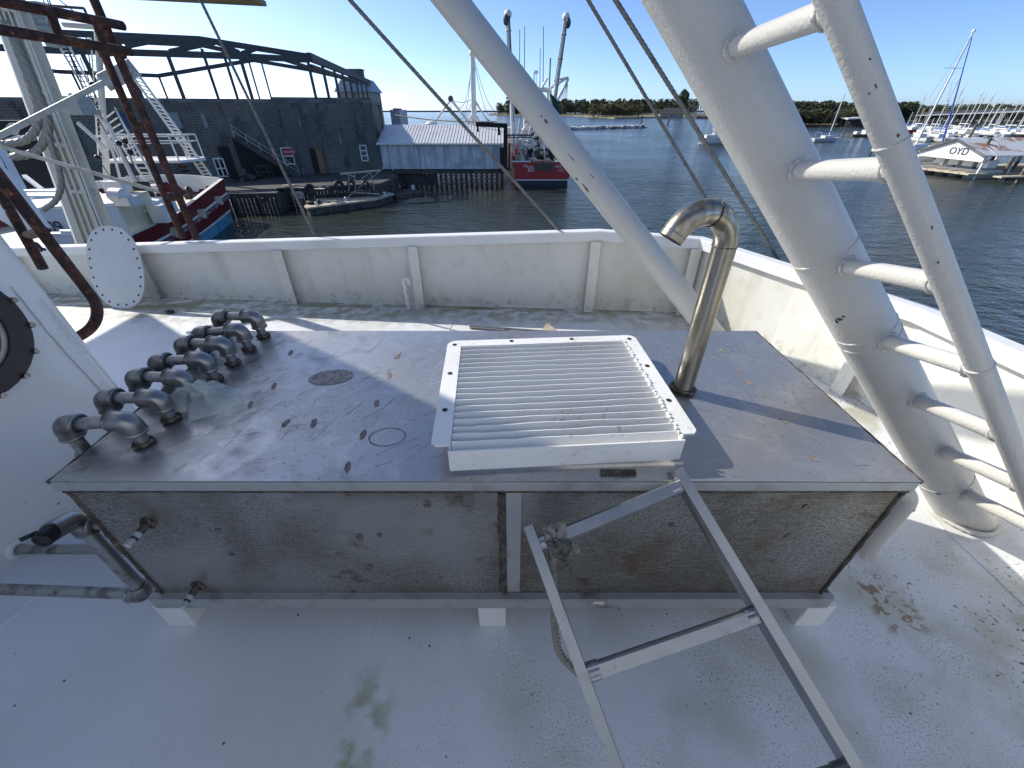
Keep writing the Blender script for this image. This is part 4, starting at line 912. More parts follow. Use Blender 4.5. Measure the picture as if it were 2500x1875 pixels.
# outside stairs
st = thing('stairs', None, None, FP(735, 430, -1)); st.parent = bld; st.location = FP(735, 430, -1)-ORG[bld.name]
a, b = FP(577, 335, -.8), FP(734, 432, -.8)
for o in (0, -.9):
    mb = MB(); mb.bar(a-fn*-o, b-fn*-o, .12, .34); mb.build('stringer', m_wood, st)
mb = MB()
for i in range(17): 
    c = a.lerp(b, (i+.5)/17); mb.box(c-fn*.45+Vector((0,0,.1)), (.26,.95,.04), Matrix.Rotation(math.atan2(fd.y, fd.x), 3, 'Z'))
mb.build('tread', m_galv, st)
mb = MB()
for hgt in (.55, 1.0): mb.bar(a-fn*.9+Vector((0,0,hgt)), b-fn*.9+Vector((0,0,hgt)), .045, .045)
for i in range(6): c = a.lerp(b, i/5)-fn*.9; mb.bar(c, c+Vector((0,0,1.0)), .05, .05, fn)
mb.build('handrail', m_galv, st)
# crate by the wall
p = FP(648, 427, -1.6); p.z = -3.7; mb = MB(); mb.box(p+Vector((0,0,.5)), (1.2,.9,.06)); mb.box(p+Vector((0,0,.98)), (1.2,.9,.05))
for x in (-.55,.55):
    for y in (-.4,.4): mb.box(p+Vector((x,y,.5)), (.08,.08,1.0))
mb.box(p+Vector((0,0,.04)), (1.2,.9,.06)); tag(mb.build('crate', m_wood), 'open timber crate standing under the outside stairs', 'crate')
# side annex and mansard tower behind
p0, p1 = atZ(920, 360, -3.7), None
an = thing('rear_annex', 'dark pilastered rear wing at the right end of the block building', 'building', F1+fn*20)
mb = MB(); A_ = F1+fn*3+fd*.2; mb.prism([A_, A_+fd*1.2+fn*6, A_+fd*2.6+fn*30, A_+fn*30, ], (0,0,zt-F1.z-.35)); mb.build('wall', m_conc, an)
mb = MB(); mb.prism([A_+Vector((0,0,zt-F1.z-.34))+fn*-.2, A_+fd*1.6+fn*5.9+Vector((0,0,zt-F1.z-.34)), A_+fd*3.0+fn*30.2+Vector((0,0,zt-F1.z-.34)), A_+fn*30.2+Vector((0,0,zt-F1.z-.34))], (0,0,.35)); mb.build('roof_slab', m_conc, an)
mb = MB()
for k in range(5): c = A_+fd*(1.25+.25*k)+fn*(7+4.5*k); mb.bar(c, c+Vector((0,0,zt-F1.z-.4)), .5, .5, fn)
mb.build('pilaster', m_conc, an)
YT = 112
def tw(x, y, dy=0): return atY(x, y, YT+dy)
tower = thing('mansard_building', 'distant tan building with a blue grey mansard roof behind the steel frame', 'building', tw(860, 330))
a, b = tw(821, 223), tw(902, 224); zlo = -4
mb = MB(); mb.prism([Vector((a.x,YT,zlo)), Vector((b.x,YT,zlo)), Vector((b.x,YT,b.z)), Vector((a.x,YT,b.z))], (0,9,0)); mb.build('wall', m_stucco, tower)
a2, b2 = tw(826, 192), tw(888, 194); zr = a2.z; ze = b.z
mb = MB(); lo = [(a.x-.5,YT-.5,ze),(b.x+.5,YT-.5,ze),(b.x+.5,YT+9.5,ze),(a.x-.5,YT+9.5,ze)]; hi = [(a2.x,YT+1.2,zr),(b2.x,YT+1.2,zr),(b2.x,YT+7.5,zr),(a2.x,YT+7.5,zr)]
mb.add(lo+hi, [(0,1,5,4),(1,2,6,5),(2,3,7,6),(3,0,4,7),(4,5,6,7),(3,2,1,0)])
for i in range(16): t = (i+.5)/16; mb.bar(Vector(lo[0]).lerp(Vector(lo[1]), t), Vector(hi[0]).lerp(Vector(hi[1]), t), .08, .08)
mb.build('mansard_roof', m_bluegrey, tower)
c = tw(857, 184); mb = MB(); mb.box((c.x, YT+4, zr+.9), (2.9,2.5,1.8)); mb.box((c.x, YT+4, zr+1.85), (3.3,2.9,.15)); mb.build('chimney', m_conc, tower)
mb = MB(); p = tw(863, 233); mb.box((p.x, YT-.05, p.z), (.9,.1,1.7)); mb.build('window', m_glass_dark, tower)

# ------------------------------------------------------------------ wharf, bulkhead and docks
m_wharf = M('wharf_concrete', (.085,.082,.072), .9, layers=[dict(s=.6, lo=.42, hi=.62, c=(.055,.055,.05)), dict(s=3, lo=.5, hi=.7, c=(.05,.05,.045), amt=.6)])
wp = [LB-fn*14, atZ(500, 478, -3.7), atZ(566, 473, -3.7), atZ(673, 471, -3.7), atZ(700, 458, -3.7), atZ(916, 452, -3.7), atZ(972, 430, -3.7), F1+fd*.8-fn*3, F1+fd*.8+fn*.5, LB+fn*.5]
for p in wp: p.z = -3.7
wharf = thing('wharf', 'low dark wharf with timber bulkhead in front of the block building', 'wharf', wp[3])
mb = MB(); mb.prism([Vector((p.x,p.y,-4.05)) for p in wp], (0,0,.35)); mb.build('slab', m_wharf, wharf)
for i in range(1, 6):
    a, b = wp[i], wp[i+1]; mb = MB(); L = (b-a).length; nn = max(1, int(L/.28)); d = (b-a)/nn
    for k in range(nn): c = a+d*(k+.5); mb.box((c.x, c.y, -4.75+random.uniform(-.03,.03)), (.25,.06,1.4), Matrix.Rotation(math.atan2(d.y, d.x), 3, 'Z'))
    for k in range(0, nn, 6): c = a+d*(k+.5); mb.tube([(c.x-.0, c.y-.12, -6), (c.x, c.y-.12, -3.9)], .15, 8)
    mb.build('bulkhead', m_wood, wharf)
# tyres
def tyre(px, py, z, R_, tilt, lab, Yd=None, ax=None):
    c = atZ(px, py, z); m = MB(); ax_ = Vector(ax) if ax else Vector((math.sin(tilt), -math.cos(tilt), .3)); m.torus(c, ax_, R_, R_*.38, 20, 8); m.torus(c, ax_, R_*.78, R_*.3, 20, 6)
    return tag(m.build('tyre', m_black), lab, 'tyre', 'old tyres along the wharf')
tyre(637, 480, -4.1, .36, .2, 'large tyre hanging on the bulkhead nearest the red hull')
tyre(684, 463, -3.65, .34, .4, 'tyre lying flat on the wharf corner left of the poster', ax=(0,.2,1))
tyre(756, 464, -3.75, .36, .1, 'upright black tyre on the wharf edge right of the poster')
tyre(793, 459, -3.6, .32, .3, 'tyre lying flat beside the sunlit boards', ax=(.1,0,1))
tyre(828, 454, -3.6, .32, .5, 'leaning tyre between the boards and the scrap rack')
tyre(858, 451, -3.6, .30, .9, 'tyre on the wharf beneath the scrap metal rack')
tyre(893, 451, -3.6, .28, .9, 'tyre at the right end of the wharf edge')
for i, (x, y, l_, lab) in enumerate(((704,452,1.0,'short sunlit board on the wharf left of the wire rope'), (728,458,1.0,'sunlit board on the wharf behind the poster'), (806,452,1.5,'longest sunlit board lying on the wharf edge'), (780,461,.8,'small sunlit board beside the upright tyre'))):
    c = atZ(x, y, -3.55); mb = MB(); mb.box(c, (l_,.35,.05), Matrix.Rotation(.15*(-1)**i, 3, 'Z')); tag(mb.build('loose_board', m_dockwood), lab, 'board')
c = atZ(732, 476, -4.0); mb = MB(); mb.box(c-Vector((0,.05,0)), (.42,.02,.5)); po_ = tag(mb.build('poster', M('poster_paper', (.5,.5,.48), .7)), 'small white poster on the bulkhead between two tyres', 'poster')
mb = MB(); mb.torus(c+Vector((-.03,-.075,.05)), (0,1,0), .07, .02, 14, 6); mb.box(c+Vector((.02,-.07,-.1)), (.2,.012,.03)); mb.box(c+Vector((.02,-.07,-.17)), (.16,.012,.02)); mb.build('print', m_hole, po_)
# rubble heap
c = atZ(602, 440, -3.7); mb = MB()
for i in range(14): mb.box(c+Vector((random.uniform(-1,1), random.uniform(-.7,.7), .1+random.uniform(0,.35))), (random.uniform(.5,1.3), random.uniform(.2,.5), .06), Matrix.Rotation(random.uniform(-1,1), 3, 'X') @ Matrix.Rotation(random.uniform(0,3), 3, 'Z'))
tag(mb.build('scrap_heap', m_wood), 'heap of dark scrap boards on the wharf by the doorway', 'scrap heap')
# floating docks
def dock(pts, z, lab, posts=(), mat=m_dockwood):
    P = [atZ(x, y, z) for x, y in pts]; t = thing('floating_dock', lab, 'dock', P[0]); m = MB(); m.prism([p-Vector((0,0,.12)) for p in P], (0,0,.12)); m.build('planking', mat, t)
    m = MB(); m.prism([p-Vector((0,0,.62)) for p in [p+(sum(P, Vector())/len(P)-p)*.03 for p in P]], (0,0,.5)); m.build('float', m_wood, t); return t
dk = dock([(742,503),(779,475),(840,470),(930,466),(962,472),(916,486),(750,507)], -4.6, 'sunlit timber floating dock moored along the wharf')
for x, y in ((775,497),(846,486),(940,473)):
    p = atZ(x, y, -4.5); mb = MB(); mb.cyl(p+Vector((.05,-.22,-.75)), p+Vector((0,-.22,.1)), .11, seg=12); mb.ball(p+Vector((0,-.22,.1)), .12, 12, 6); mb.build('fender', m_boat, dk)
dock([(965,477),(1036,468),(1010,459),(948,467)], -4.9, 'small dark float at the right end of the floating dock', mat=m_wood)
c = atZ(1009, 463, -4.85); mb = MB(); mb.cyl(c, c+Vector((0,0,.4)), .15, .18, 14); tag(mb.build('bucket', m_boat), 'white bucket standing on the small dark float', 'bucket')
tyre(765, 494, -4.5, .42, 0, 'tyre lying on the near left corner of the sunlit dock', ax=(0,0,1))
# scrap rack
z0 = -4.5; P = lambda x, y: atY(x, y, 36.5)
sr = thing('metal_rack', 'spindly steel scrap rack with a long bar standing on the floating dock', 'rack', P(870, 470))
mb = MB(); mb.bar(P(831,425), P(930,416), .10, .12); mb.build('top_bar', m_galv, sr)
for a, b in (((852,428),(852,466)), ((866,426),(869,472)), ((905,421),(914,463)), ((874,460),(928,418)), ((845,486),(862,470)), ((862,470),(869,462)), ((848,426),(866,432)), ((858,470),(926,474)), ((882,436),(906,420)), ((918,420),(930,416))):
    mb = MB(); mb.bar(P(*a), P(*b), .06, .06); mb.build('rod', m_galv, sr)

# ------------------------------------------------------------------ white metal shed on piles
sy = 49.4; zb_ = -3.55
sL, sR_ = atY(930, 380, sy).x, atY(1225, 380, sy).x; ze = atY(1227, 349, sy).z; yr = sy+4.3; zr = atY(1100, 306, yr).z
shed = thing('metal_shed', 'white metal shed with a standing seam roof built on piles beside the block building', 'shed', ((sL+sR_)/2, sy, zb_))
mb = MB(); mb.box(((sL+sR_)/2, sy+4.3, (zb_+ze)/2), (sR_-sL, 8.6, ze-zb_)); mb.add([(sL,sy,ze),(sR_,sy,ze)], [])
for x in (sL, sR_): mb.add([(x,sy,ze),(x,yr,zr-.05),(x,sy+8.6,ze)], [(0,1,2)])
nb = 44
for i in range(nb): x = sL+(sR_-sL)*(i+.5)/nb; mb.box((x, sy-.012, (zb_+ze)/2), (.06,.024,ze-zb_-.02))
mb.build('wall', m_shedwall, shed)
mb = MB(); ex = .35
for y0, z0_, y1, z1_ in ((sy-.45, ze-.05, yr, zr), (sy+9.05, ze-.05, yr, zr)):
    mb.prism([(sL-.15,y0,z0_),(sR_+ex,y0,z0_),(sR_+ex,y1,z1_),(sL-.15,y1,z1_)], (0,0,.06))
    for i in range(40): x = sL+(sR_+ex-sL)*(i+.5)/40; mb.bar((x,y0,z0_+.075), (x,y1,z1_+.075), .045, .05)
mb.build('roof', m_shedroof, shed)
mb = MB(); mb.box(((sL+sR_)/2+.1, sy-.52, ze-.08), (sR_-sL+.5,.12,.12)); mb.build('gutter', m_shedroof, shed)
mb = MB(); mb.bar((sL+1.05, sy-.1, ze-.1), (sL+1.05, sy-.1, zb_-.2), .1, .1, (0,1,0)); mb.build('downpipe', m_boat, shed)
mb = MB(); mb.box(((sL+sR_)/2, sy+4, zb_-.25), (sR_-sL+.4, 9, .3)); mb.build('floor_beam', m_wood, shed)
for i in range(24):
    x = sL+(sR_-sL)*i/23; mb = MB(); mb.cyl((x, sy+.2, -6), (x, sy+.2, zb_-.4), .13, seg=8); mb.build('pile', m_wood, shed)
mb = MB()
for i in range(46): x = sL+(sR_-sL)*.45*(i+.5)/46; mb.box((x, sy+.05, -4.6), (.12,.05,1.1+.1*random.random()))
mb.build('bulkhead', m_wood, shed)
mb = MB()
for zz in (-4.15, -4.5, -4.85): mb.box((sL+(sR_-sL)*.73, sy-.35, zz), ((sR_-sL)*.5,.1,.1))
mb.build('fender_rail', m_conc, shed)
# dark gantry beside the shed, with the horizontal pipe and cable
gt = thing('steel_gantry', 'black steel gantry frame at the right gable of the metal shed', 'gantry', atY(1234, 417, 48.8))
G = lambda x, y: atY(x, y, 48.8); mb = MB()
for a, b, w_ in (((1162,303),(1238,307),.4),((1234,303),(1234,417),.42),((1166,306),(1167,322),.2),((1217,305),(1219,330),.25),((1225,360),(1225,417),.4),((1243,350),(1243,417),.2),((1236,330),(1300,330),.14),((1236,335),(1300,335),.10)):
    mb.bar(G(*a), G(*b), w_, w_, (0,1,0))
mb.build('beam', m_hole, gt)
a, b = atY(965, 281, 60), atY(1212, 297, 52); mb = MB(); pts = [a.lerp(b, i/12)-Vector((0,0,.25*math.sin(math.pi*i/12))) for i in range(13)]; mb.tube(pts, .07, 6); tag(mb.build('cable', m_black), 'black cable running above the metal shed ridge', 'cable')

# ------------------------------------------------------------------ helpers for far rigs
def pole(m, Yd, a, b, r, r2=None): m.tube([atY(*a, Yd), atY(*b, Yd)], [r, r2 if r2 else r], 8)
# red shrimp trawler seen from astern
ty = 48.8; tr = thing('red_trawler', 'red hulled shrimp trawler moored stern to the camera with raised outriggers', 'trawler', atY(1322, 455, ty))
sx = [atY(1257,455,ty).x, atY(1388,455,ty).x]; cx = sum(sx)/2; bm = (sx[1]-sx[0])/2
ztop = atY(1322, 396, ty).z
def ring(y, b_, zk, zs): return [Vector((cx-b_*1.03,y,zs)), Vector((cx-b_*1.0,y,(zs+zk)/2)), Vector((cx-b_*.8,y,zk)), Vector((cx+b_*.8,y,zk)), Vector((cx+b_,y,(zs+zk)/2)), Vector((cx+b_*1.03,y,zs))]
sec = [ring(ty,bm,WZ-.6,ztop), ring(ty+6,bm*1.08,WZ-.8,ztop+.1), ring(ty+13,bm*1.02,WZ-.8,ztop+.5), ring(ty+18,bm*.62,WZ-.6,ztop+1.1), ring(ty+21.5,bm*.05,WZ-.2,ztop+1.6)]
mb = MB(); vs = [p for s_ in sec for p in s_]; fs = [(i*6+j, i*6+j+1, (i+1)*6+j+1, (i+1)*6+j) for i in range(4) for j in range(5)]+[(5,4,3,2,1,0)]
mb.add(vs, fs); hull = mb.build('hull', m_red2, tr)
mb = MB(); mb.box((cx, ty-.03, WZ+.25), (bm*1.9,.05,.7)); mb.build('bottom_paint', m_navy, hull)
mb = MB(); mb.box((cx, ty-.05, WZ+.66), (bm*2.02,.06,.11)); mb.build('white_band', m_boat, hull)
mb = MB(); x0_, x1_ = atY(1308,400,ty).x, atY(1350,400,ty).x; mb.box(((x0_+x1_)/2, ty-.04, ztop-.42), (x1_-x0_,.1,.75)); mb.build('stern_boards', M('weathered_boards', (.30,.27,.22), .8, layers=[dict(k='wave', s=1.2, lo=0, hi=.2, inv=True, c=(.1,.08,.06), st=(0,0,1))]), tr)
mb = MB(); mb.box((cx-bm*.78, ty+.2, ztop+.06), (bm*.7,.35,.1)); mb.box((cx+bm*.75, ty+.2, ztop+.06), (bm*.6,.35,.1)); mb.build('cap_rail', m_boat, tr)
mb = MB(); mb.prism([(cx-bm,ty+.3,ztop-.5),(cx+bm,ty+.3,ztop-.5),(cx+bm,ty+17,ztop-.4),(cx-bm,ty+17,ztop-.4)], (0,0,.06)); mb.build('deck', m_conc, tr)
text('Micah', 'lettering', m_boat, hull, Vector((atY(1277,405,ty).x, ty-.09, ztop-.50)), (1,0,-.12), (0,0,1), .46, shear=.25)
text('Bell', 'lettering', m_boat, hull, Vector((atY(1288,412,ty).x, ty-.09, ztop-.92)), (1,0,.06), (0,0,1), .46, shear=.25)
text('NEW BERN', 'lettering', m_boat, hull, Vector((atY(1356,405,ty).x, ty-.09, ztop-.50)), (1,0,0), (0,0,1), .32)
text('- NC -', 'lettering', m_boat, hull, Vector((atY(1360,410,ty).x, ty-.09, ztop-.86)), (1,0,0), (0,0,1), .34)
mb = MB(); mb.box((cx-.3, ty+13, ztop+1.3), (3.8,4.2,2.6)); mb.box((cx-.3, ty+13, ztop+3.3), (2.9,3.2,1.4)); mb.build('deckhouse', m_boat, tr)
mb = MB(); mb.box((cx-.3, ty+10.88, ztop+1.5), (1.0,.05,1.6)); mb.box((cx-.3, ty+11.38, ztop+3.5), (2.4,.05,.6)); mb.build('window', m_glass_dark, tr)
for (a, b, r_) in (((1240,35),(1253,328),.30), ((1382,42),(1351,262),.30)):
    mb = MB(); p, q = atY(*a, ty+9), atY(*b, ty+9); q = q+(q-p)*(.0 if a[0] < 1300 else .45); mb.tube([p, q], [r_*.75, r_], 10); mb.ball(p, .42, 8, 6)
    for k in (.12,.3,.5): mb.torus(p.lerp(q, k), q-p, r_*.95, .07, 10, 6)
    mb.build('outrigger', m_boat, tr)
    mb = MB()
    for dx, l_ in ((-5,.75),(5,.55),(3,.9)): pole(mb, ty+8.6, (a[0]+dx*.8, a[1]+4), (a[0]+dx+(b[0]-a[0])*l_, a[1]+(b[1]-a[1])*l_), .035)
    mb.ball(atY(a[0]-5 if a[0] < 1300 else a[0]+5, a[1]+14, ty+8.6), .3, 8, 6, (1,1,1.6)); mb.build('rigging', m_frame, tr)
mb = MB()
for x, y0_, y1_ in ((1269,72,200),(1281,63,180),(1319,118,215),(1327,64,200)): pole(mb, ty+12, (x, y0_), (x-1, y1_), .035, .05)
pole(mb, ty+12, (1344,142), (1341,215), .08); pole(mb, ty+12, (1304,178), (1303,235), .05); mb.build('antenna', m_frame, tr)
mb = MB(); c = atY(1309, 176, ty+12); mb.box(c, (.45,.35,.3)); pole(mb, ty+12, (1309,178), (1309,240), .05); mb.build('radar', m_boat, tr)
for a, b, r_ in (((1305,218),(1346,220),.24),((1310,220),(1308,330),.14),((1344,220),(1350,330),.14),((1338,222),(1338,325),.14),((1385,190),(1344,215),.13),((1388,192),(1358,250),.13),((1352,197),(1388,188),.1),((1320,220),(1337,190),.12),((1278,395),(1300,292),.12),((1273,398),(1273,340),.2),((1303,396),(1298,340),.15),((1262,345),(1312,345),.1),((1330,395),(1329,340),.09),((1262,362),(1245,350),.1),((1315,345),(1345,345),.1),((1270,290),(1263,340),.1),((1278,285),(1268,330),.09),((1255,380),(1255,310),.12),((1288,300),(1262,345),.08),((1293,340),(1278,330),.12)):
    mb = MB(); pole(mb, ty+5 if a[1] > 300 or b[1] > 335 else ty+10, a, b, r_); mb.build('spar', m_boat, tr)
mb = MB()
for k in range(26):
    x = 1262+random.random()*88; y = 262+random.random()*120; pole(mb, ty+6, (x, y), (x+random.uniform(-14,14), y+random.uniform(10,50)), .035)
for k in range(6): pole(mb, ty+10, (1386,196), (1352+6*k, 262+4*k), .025)
mb.build('rigging', m_frame, tr)
for k in range(22):
    mb = MB(); c = atY(1264+random.random()*70, 350+random.random()*36, ty+random.uniform(4,9)); mb.box(c, (random.uniform(.2,.7), .4, random.uniform(.2,.6)), Matrix.Rotation(random.uniform(-.5,.5), 3, 'Y')); mb.build('deck_gear', random.choice([m_hole, m_frame, m_galv, m_conc]), tr)
for k in range(16):
    mb = MB(); c = atY(1262+random.random()*50, 332+random.random()*40, ty+random.uniform(3,7)); mb.box(c, (random.uniform(.5,1.3), .3, random.uniform(.06,.22)), Matrix.Rotation(random.uniform(-.8,.8), 3, 'Y')); mb.build('deck_gear', m_boat, tr)
for (a, b) in (((1343,230),(1366,282)), ((1335,245),(1356,300)), ((1338,345),(1349,392))):
    mb = MB()
    p, q = atY(*a, ty+7), atY(*b, ty+7); pts = [p, p.lerp(q,.3)+Vector((.1,0,0)), p.lerp(q,.7), q]; mb.tube(spline(pts, 4), [.06,.14,.2,.26,.3,.34,.36,.36,.34,.3,.26,.2,.12][:len(spline(pts,4))], 8)
    mb.build('net', m_greenet, tr)
# second fishing boat behind the shed roof
fy = 62; fb = thing('fishing_boat', 'white fishing boat behind the metal shed with a tall mast and drooping stays', 'fishing boat', atY(1150, 320, fy))
mb = MB(); pole(mb, fy, (1153,128), (1158,306), .28, .34); mb.ball(atY(1153,130,fy), .4, 8, 6); mb.build('mast', m_boat, fb)
for a, b, r_ in (((1101,243),(1058,302),.11), ((1101,243),(1146,300),.14), ((1104,248),(1150,302),.10), ((1160,248),(1195,302),.09), ((1155,275),(1140,303),.1), ((1158,275),(1175,303),.1)):
    mb = MB(); pole(mb, fy, a, b, r_); mb.build('boom', m_boat, fb)
mb = MB(); mb.ball(atY(1100,241,fy), .35, 8, 6); mb.build('block', m_frame, fb)
mb = MB(); mb.ball(atY(1054,302,fy), .8, 10, 6, (1,1,.4)); mb.build('radar_dome', m_boat, fb)
mb = MB()
def sag(a, b, s_, r_=.03):
    p, q = atY(*a, fy), atY(*b, fy); mb.tube([p.lerp(q, i/10)-Vector((0,0,s_*math.sin(math.pi*i/10))) for i in range(11)], r_, 5)
sag((1101,243),(1151,243),.3); sag((1151,150),(1118,262),2.6); sag((1152,160),(1120,265),1.2); sag((1155,140),(1210,275),2.4); sag((1156,140),(1212,278),1.0); sag((1157,235),(1224,302),1.0); sag((1158,240),(1205,300),.6); sag((1152,250),(1112,290),.7); sag((1101,250),(1101,272),0)
mb.build('stay', m_conc, fb)
mb = MB(); c = atY(1220, 318, fy+6); mb.box((c.x-5, c.y, -3.2), (16,5,3.6)); mb.box((c.x-1, c.y, -.8), (5,4,1.2)); mb.build('hull', m_boat, fb)
mb = MB()
for x in (1214,1222,1230): pole(mb, fy, (x, 288), (x, 300), .06)
mb.bar(atY(1212,291,fy), atY(1232,290,fy), .1, .1); mb.build('railing', m_boat, fb)
# grey boat bow beyond the annex
c = atZ(985, 300, -3.5); gbx = thing('grey_boat', 'grey cluttered boat just beyond the right end of the block building', 'boat', (c.x, 70, WZ))
mb = MB(); G2 = lambda x, y: atY(x, y, 72); a_, b_ = G2(962,268), G2(988,300); mb.box(((a_.x+b_.x)/2, 72, (a_.z+WZ)/2), (b_.x-a_.x, 5, a_.z-WZ)); mb.build('deckhouse', m_bluegrey, gbx)
mb = MB(); mb.bar(G2(960,266), G2(980,267), .3, .2); mb.tube([G2(968,290), G2(988,283)], .12, 6); mb.build('railing', m_frame, gbx)
# ------------------------------------------------------------------ red hulled boat at the left, bow to the right
near = [Vector((-14.6,8.5,-2.7)), Vector((-16.3,14,-2.95)), atD(322,577,18.3), atD(431,524,21.7), atD(500,472,26), atZ(546,437,-2.42)]
far_ = [Vector((-29.5,8.5,-2.7)), Vector((-30.5,16,-2.8)), Vector((-30.5,24,-2.6)), atD(285,436,29.0), atD(430,427,30.4), atZ(535,434,-2.40)]
rb = thing('red_workboat', 'dark red fishing boat with white stripe and pale blue bottom, bow against the wharf', 'fishing boat', near[2])
bow_w = atZ(568, 541, WZ)
def lower(p, k):      # waterline point under a gunwale point
    q = Vector((p.x, p.y, WZ-.3)); c = Vector((-22.5, q.y, WZ-.3)); return q.lerp(c, k)
NG = spline(near, 5); 
wl = [Vector((-14.9,8.5,WZ)), Vector((-16.7,14,WZ)), Vector((-17.9,19,WZ)), Vector((-18.8,23.5,WZ)), Vector((-20.0,28.4,WZ)), bow_w]; WN = spline(wl, 5)
rows = []
for g, q in zip(NG, WN): rows.append([g, g.lerp(q,.30), g.lerp(q,.36), g.lerp(q,.70), g.lerp(q,.745), g.lerp(q, 1.15)])
mb = MB(); nR = len(rows)
def hullrow(m, r0, r1, mi):
    m.mi = mi; vs = [p for r_ in rows for p in (r_[r0], r_[r1])]; m.add(vs, [(2*i, 2*i+2, 2*i+3, 2*i+1) for i in range(nR-1)], True)
hullrow(mb, 0, 1, 0); hullrow(mb, 1, 2, 1); hullrow(mb, 2, 3, 0); hullrow(mb, 3, 4, 1); hullrow(mb, 4, 5, 2)
FG = spline(far_, 5); FW = spline([Vector((-29,8.5,WZ)), Vector((-30,16,WZ)), Vector((-30,24,WZ)), Vector((-28,30,WZ)), Vector((-25,33.5,WZ)), bow_w], 5)
mb.mi = 0; vs = [p for g, q in zip(FG, FW) for p in (g, q)]; mb.add(vs, [(2*i+1, 2*i+3, 2*i+2, 2*i) for i in range(len(FG)-1)], True)
mb.add([NG[-1], FG[-1], FW[-1]], [(0,1,2)]); mb.build('hull', [m_red, m_boat, m_blue], rb)
mb = MB(); NI = [p+Vector((-.25,-.05,0)) for p in NG]; mb.mi = 0
vs = [p for g, q in zip(NG, NI) for p in (g+Vector((0,0,.03)), q+Vector((0,0,.03)), q-Vector((0,0,.95)))]; mb.add(vs, [f for i in range(nR-1) for f in ((3*i, 3*i+1, 3*i+4, 3*i+3), (3*i+1, 3*i+2, 3*i+5, 3*i+4))])
FI = [p+Vector((.15,-.2,0)) for p in FG]; vs = [p for g, q in zip(FG, FI) for p in (g+Vector((0,0,.03)), q+Vector((0,0,.03)), q-Vector((0,0,1.15)))]; mb.add(vs, [f for i in range(nR-1) for f in ((3*i+3, 3*i+4, 3*i+1, 3*i), (3*i+4, 3*i+5, 3*i+2, 3*i+1))])
mb.build('bulwark', m_boat, rb)
mb = MB(); D1 = [Vector((p.x,p.y,p.z-.93)) for p in NI]; D2 = [Vector((p.x,p.y,D1[i].z)) for i, p in enumerate(FI)]; mb.add(D1+D2, [(i, i+1, nR+i+1, nR+i) for i in range(nR-1)]); mb.build('deck', m_cream, rb)
mb = MB()
for g, q in zip(NG, WN): pass
pts = [g.lerp(q,.40)+Vector((.12,0,0)) for g, q in zip(NG, WN)]; mb.tube(pts, .09, 8); mb.build('rub_rail', M('scuffed_rub_rail', (.14,.05,.07), .6, layers=[dict(s=2, lo=.5, hi=.6, c=(.25,.2,.22))]), rb)
for x, y in ((423,570),(483,530),(528,490)):
    r_ = min(range(nR), key=lambda i: abs(proj(rows[i][1])[0]-x)); c = rows[r_][1].lerp(rows[r_][2], .5)+Vector((.18,-.1,.05)); mb = MB(); mb.box(c, (.4,.3,.5), Matrix.Rotation(.5, 3, 'Z')); mb.build('fender_block', m_cream, rb)
# deck gear
mb = MB(); c = atZ(500, 455, -3.3); mb.box(c+Vector((-.4,-.8,.25)), (1.3,.9,.5)); mb.cyl(c+Vector((-1.9,-3,0)), c+Vector((-1.9,-3,.5)), .5, seg=12); mb.build('hatch', m_boat, rb)
mb = MB(); c = atZ(467, 480, -3.3); mb.torus(c+Vector((0,0,.25)), (1,.3,0), .3, .14, 12, 6); mb.box(c, (.6,.5,.3)); mb.build('winch', m_black, rb)
mb = MB(); a = atZ(345, 560, -3.6); 
mb.box(atD(310,525,19)+Vector((-.6,.5,0)), (1.6,2.2,1.6)); mb.build('locker', m_cream, rb)
mb = MB(); c = atD(352, 470, 21); mb.box(c, (.8,.1,1.0), Matrix.Rotation(.3, 3, 'Z')); mb.build('hatch_opening', m_hole, rb)
mb = MB(); c = atD(350, 447, 24)
mb.box(atD(330,505,20.5), (2.6,2.0,.12)); mb.box(atD(375,505,20.5), (1.3,1.5,.7)); mb.box(atD(395,520,20), (.7,.7,.8)); mb.build('deck_box', m_boat, rb)
Yp = 27.0
def pl(m, Yd, a, b, r): m.tube([atY(*a, Yd), atY(*b, Yd)], r, 8)
mb = MB(); q = [atY(262,396,26), atY(300,381,28), atY(500,390,28), atY(503,390,27), atY(440,399,25.6), atY(262,399,25.4)]; z_ = q[1].z
mb.prism([Vector((p.x, p.y, q[0].z)) for p in q], (0,0,.12)); mb.build('platform', m_boat, rb)
zpl = q[0].z+.12
loop = [Vector((p.x, p.y, zpl)) for p in (q[0], q[1], q[2], q[4], q[5])]
mb = MB(); hh = 1.15
for a, b in zip(loop, loop[1:]+loop[:1]):
    mb.bar(a+Vector((0,0,hh)), b+Vector((0,0,hh)), .07, .07); mb.bar(a+Vector((0,0,hh*.72)), b+Vector((0,0,hh*.72)), .05, .05)
    n_ = max(2, int((b-a).length/.75))
    for i in range(n_): c = a.lerp(b, i/n_); mb.bar(c, c+Vector((0,0,hh)), .05, .05, (0,1,0))
mb.build('railing', m_boat, rb)
def ladder_(Yd, a0, a1, b0, b1, nr, r_, mat, nm='ladder', par=rb, y2=None):
    m = MB(); A0, A1 = atY(*a0, Yd), atY(*a1, y2 or Yd); B0, B1 = atY(*b0, Yd), atY(*b1, y2 or Yd); m.tube([A0, A1], r_, 8); m.tube([B0, B1], r_, 8)
    for i in range(nr): t = (i+.5)/nr; m.tube([A0.lerp(A1, t), B0.lerp(B1, t)], r_*.5, 6)
    return m.build(nm, mat, par)
ladder_(27.5, (296,148), (498,429), (322,160), (516,429), 30, .07, m_boat)
ladder_(25, (250,285), (375,470), (278,262), (400,480), 16, .06, m_boat)
ladder_(24, (140,105), (240,275), (165,105), (255,275), 14, .045, m_boat)
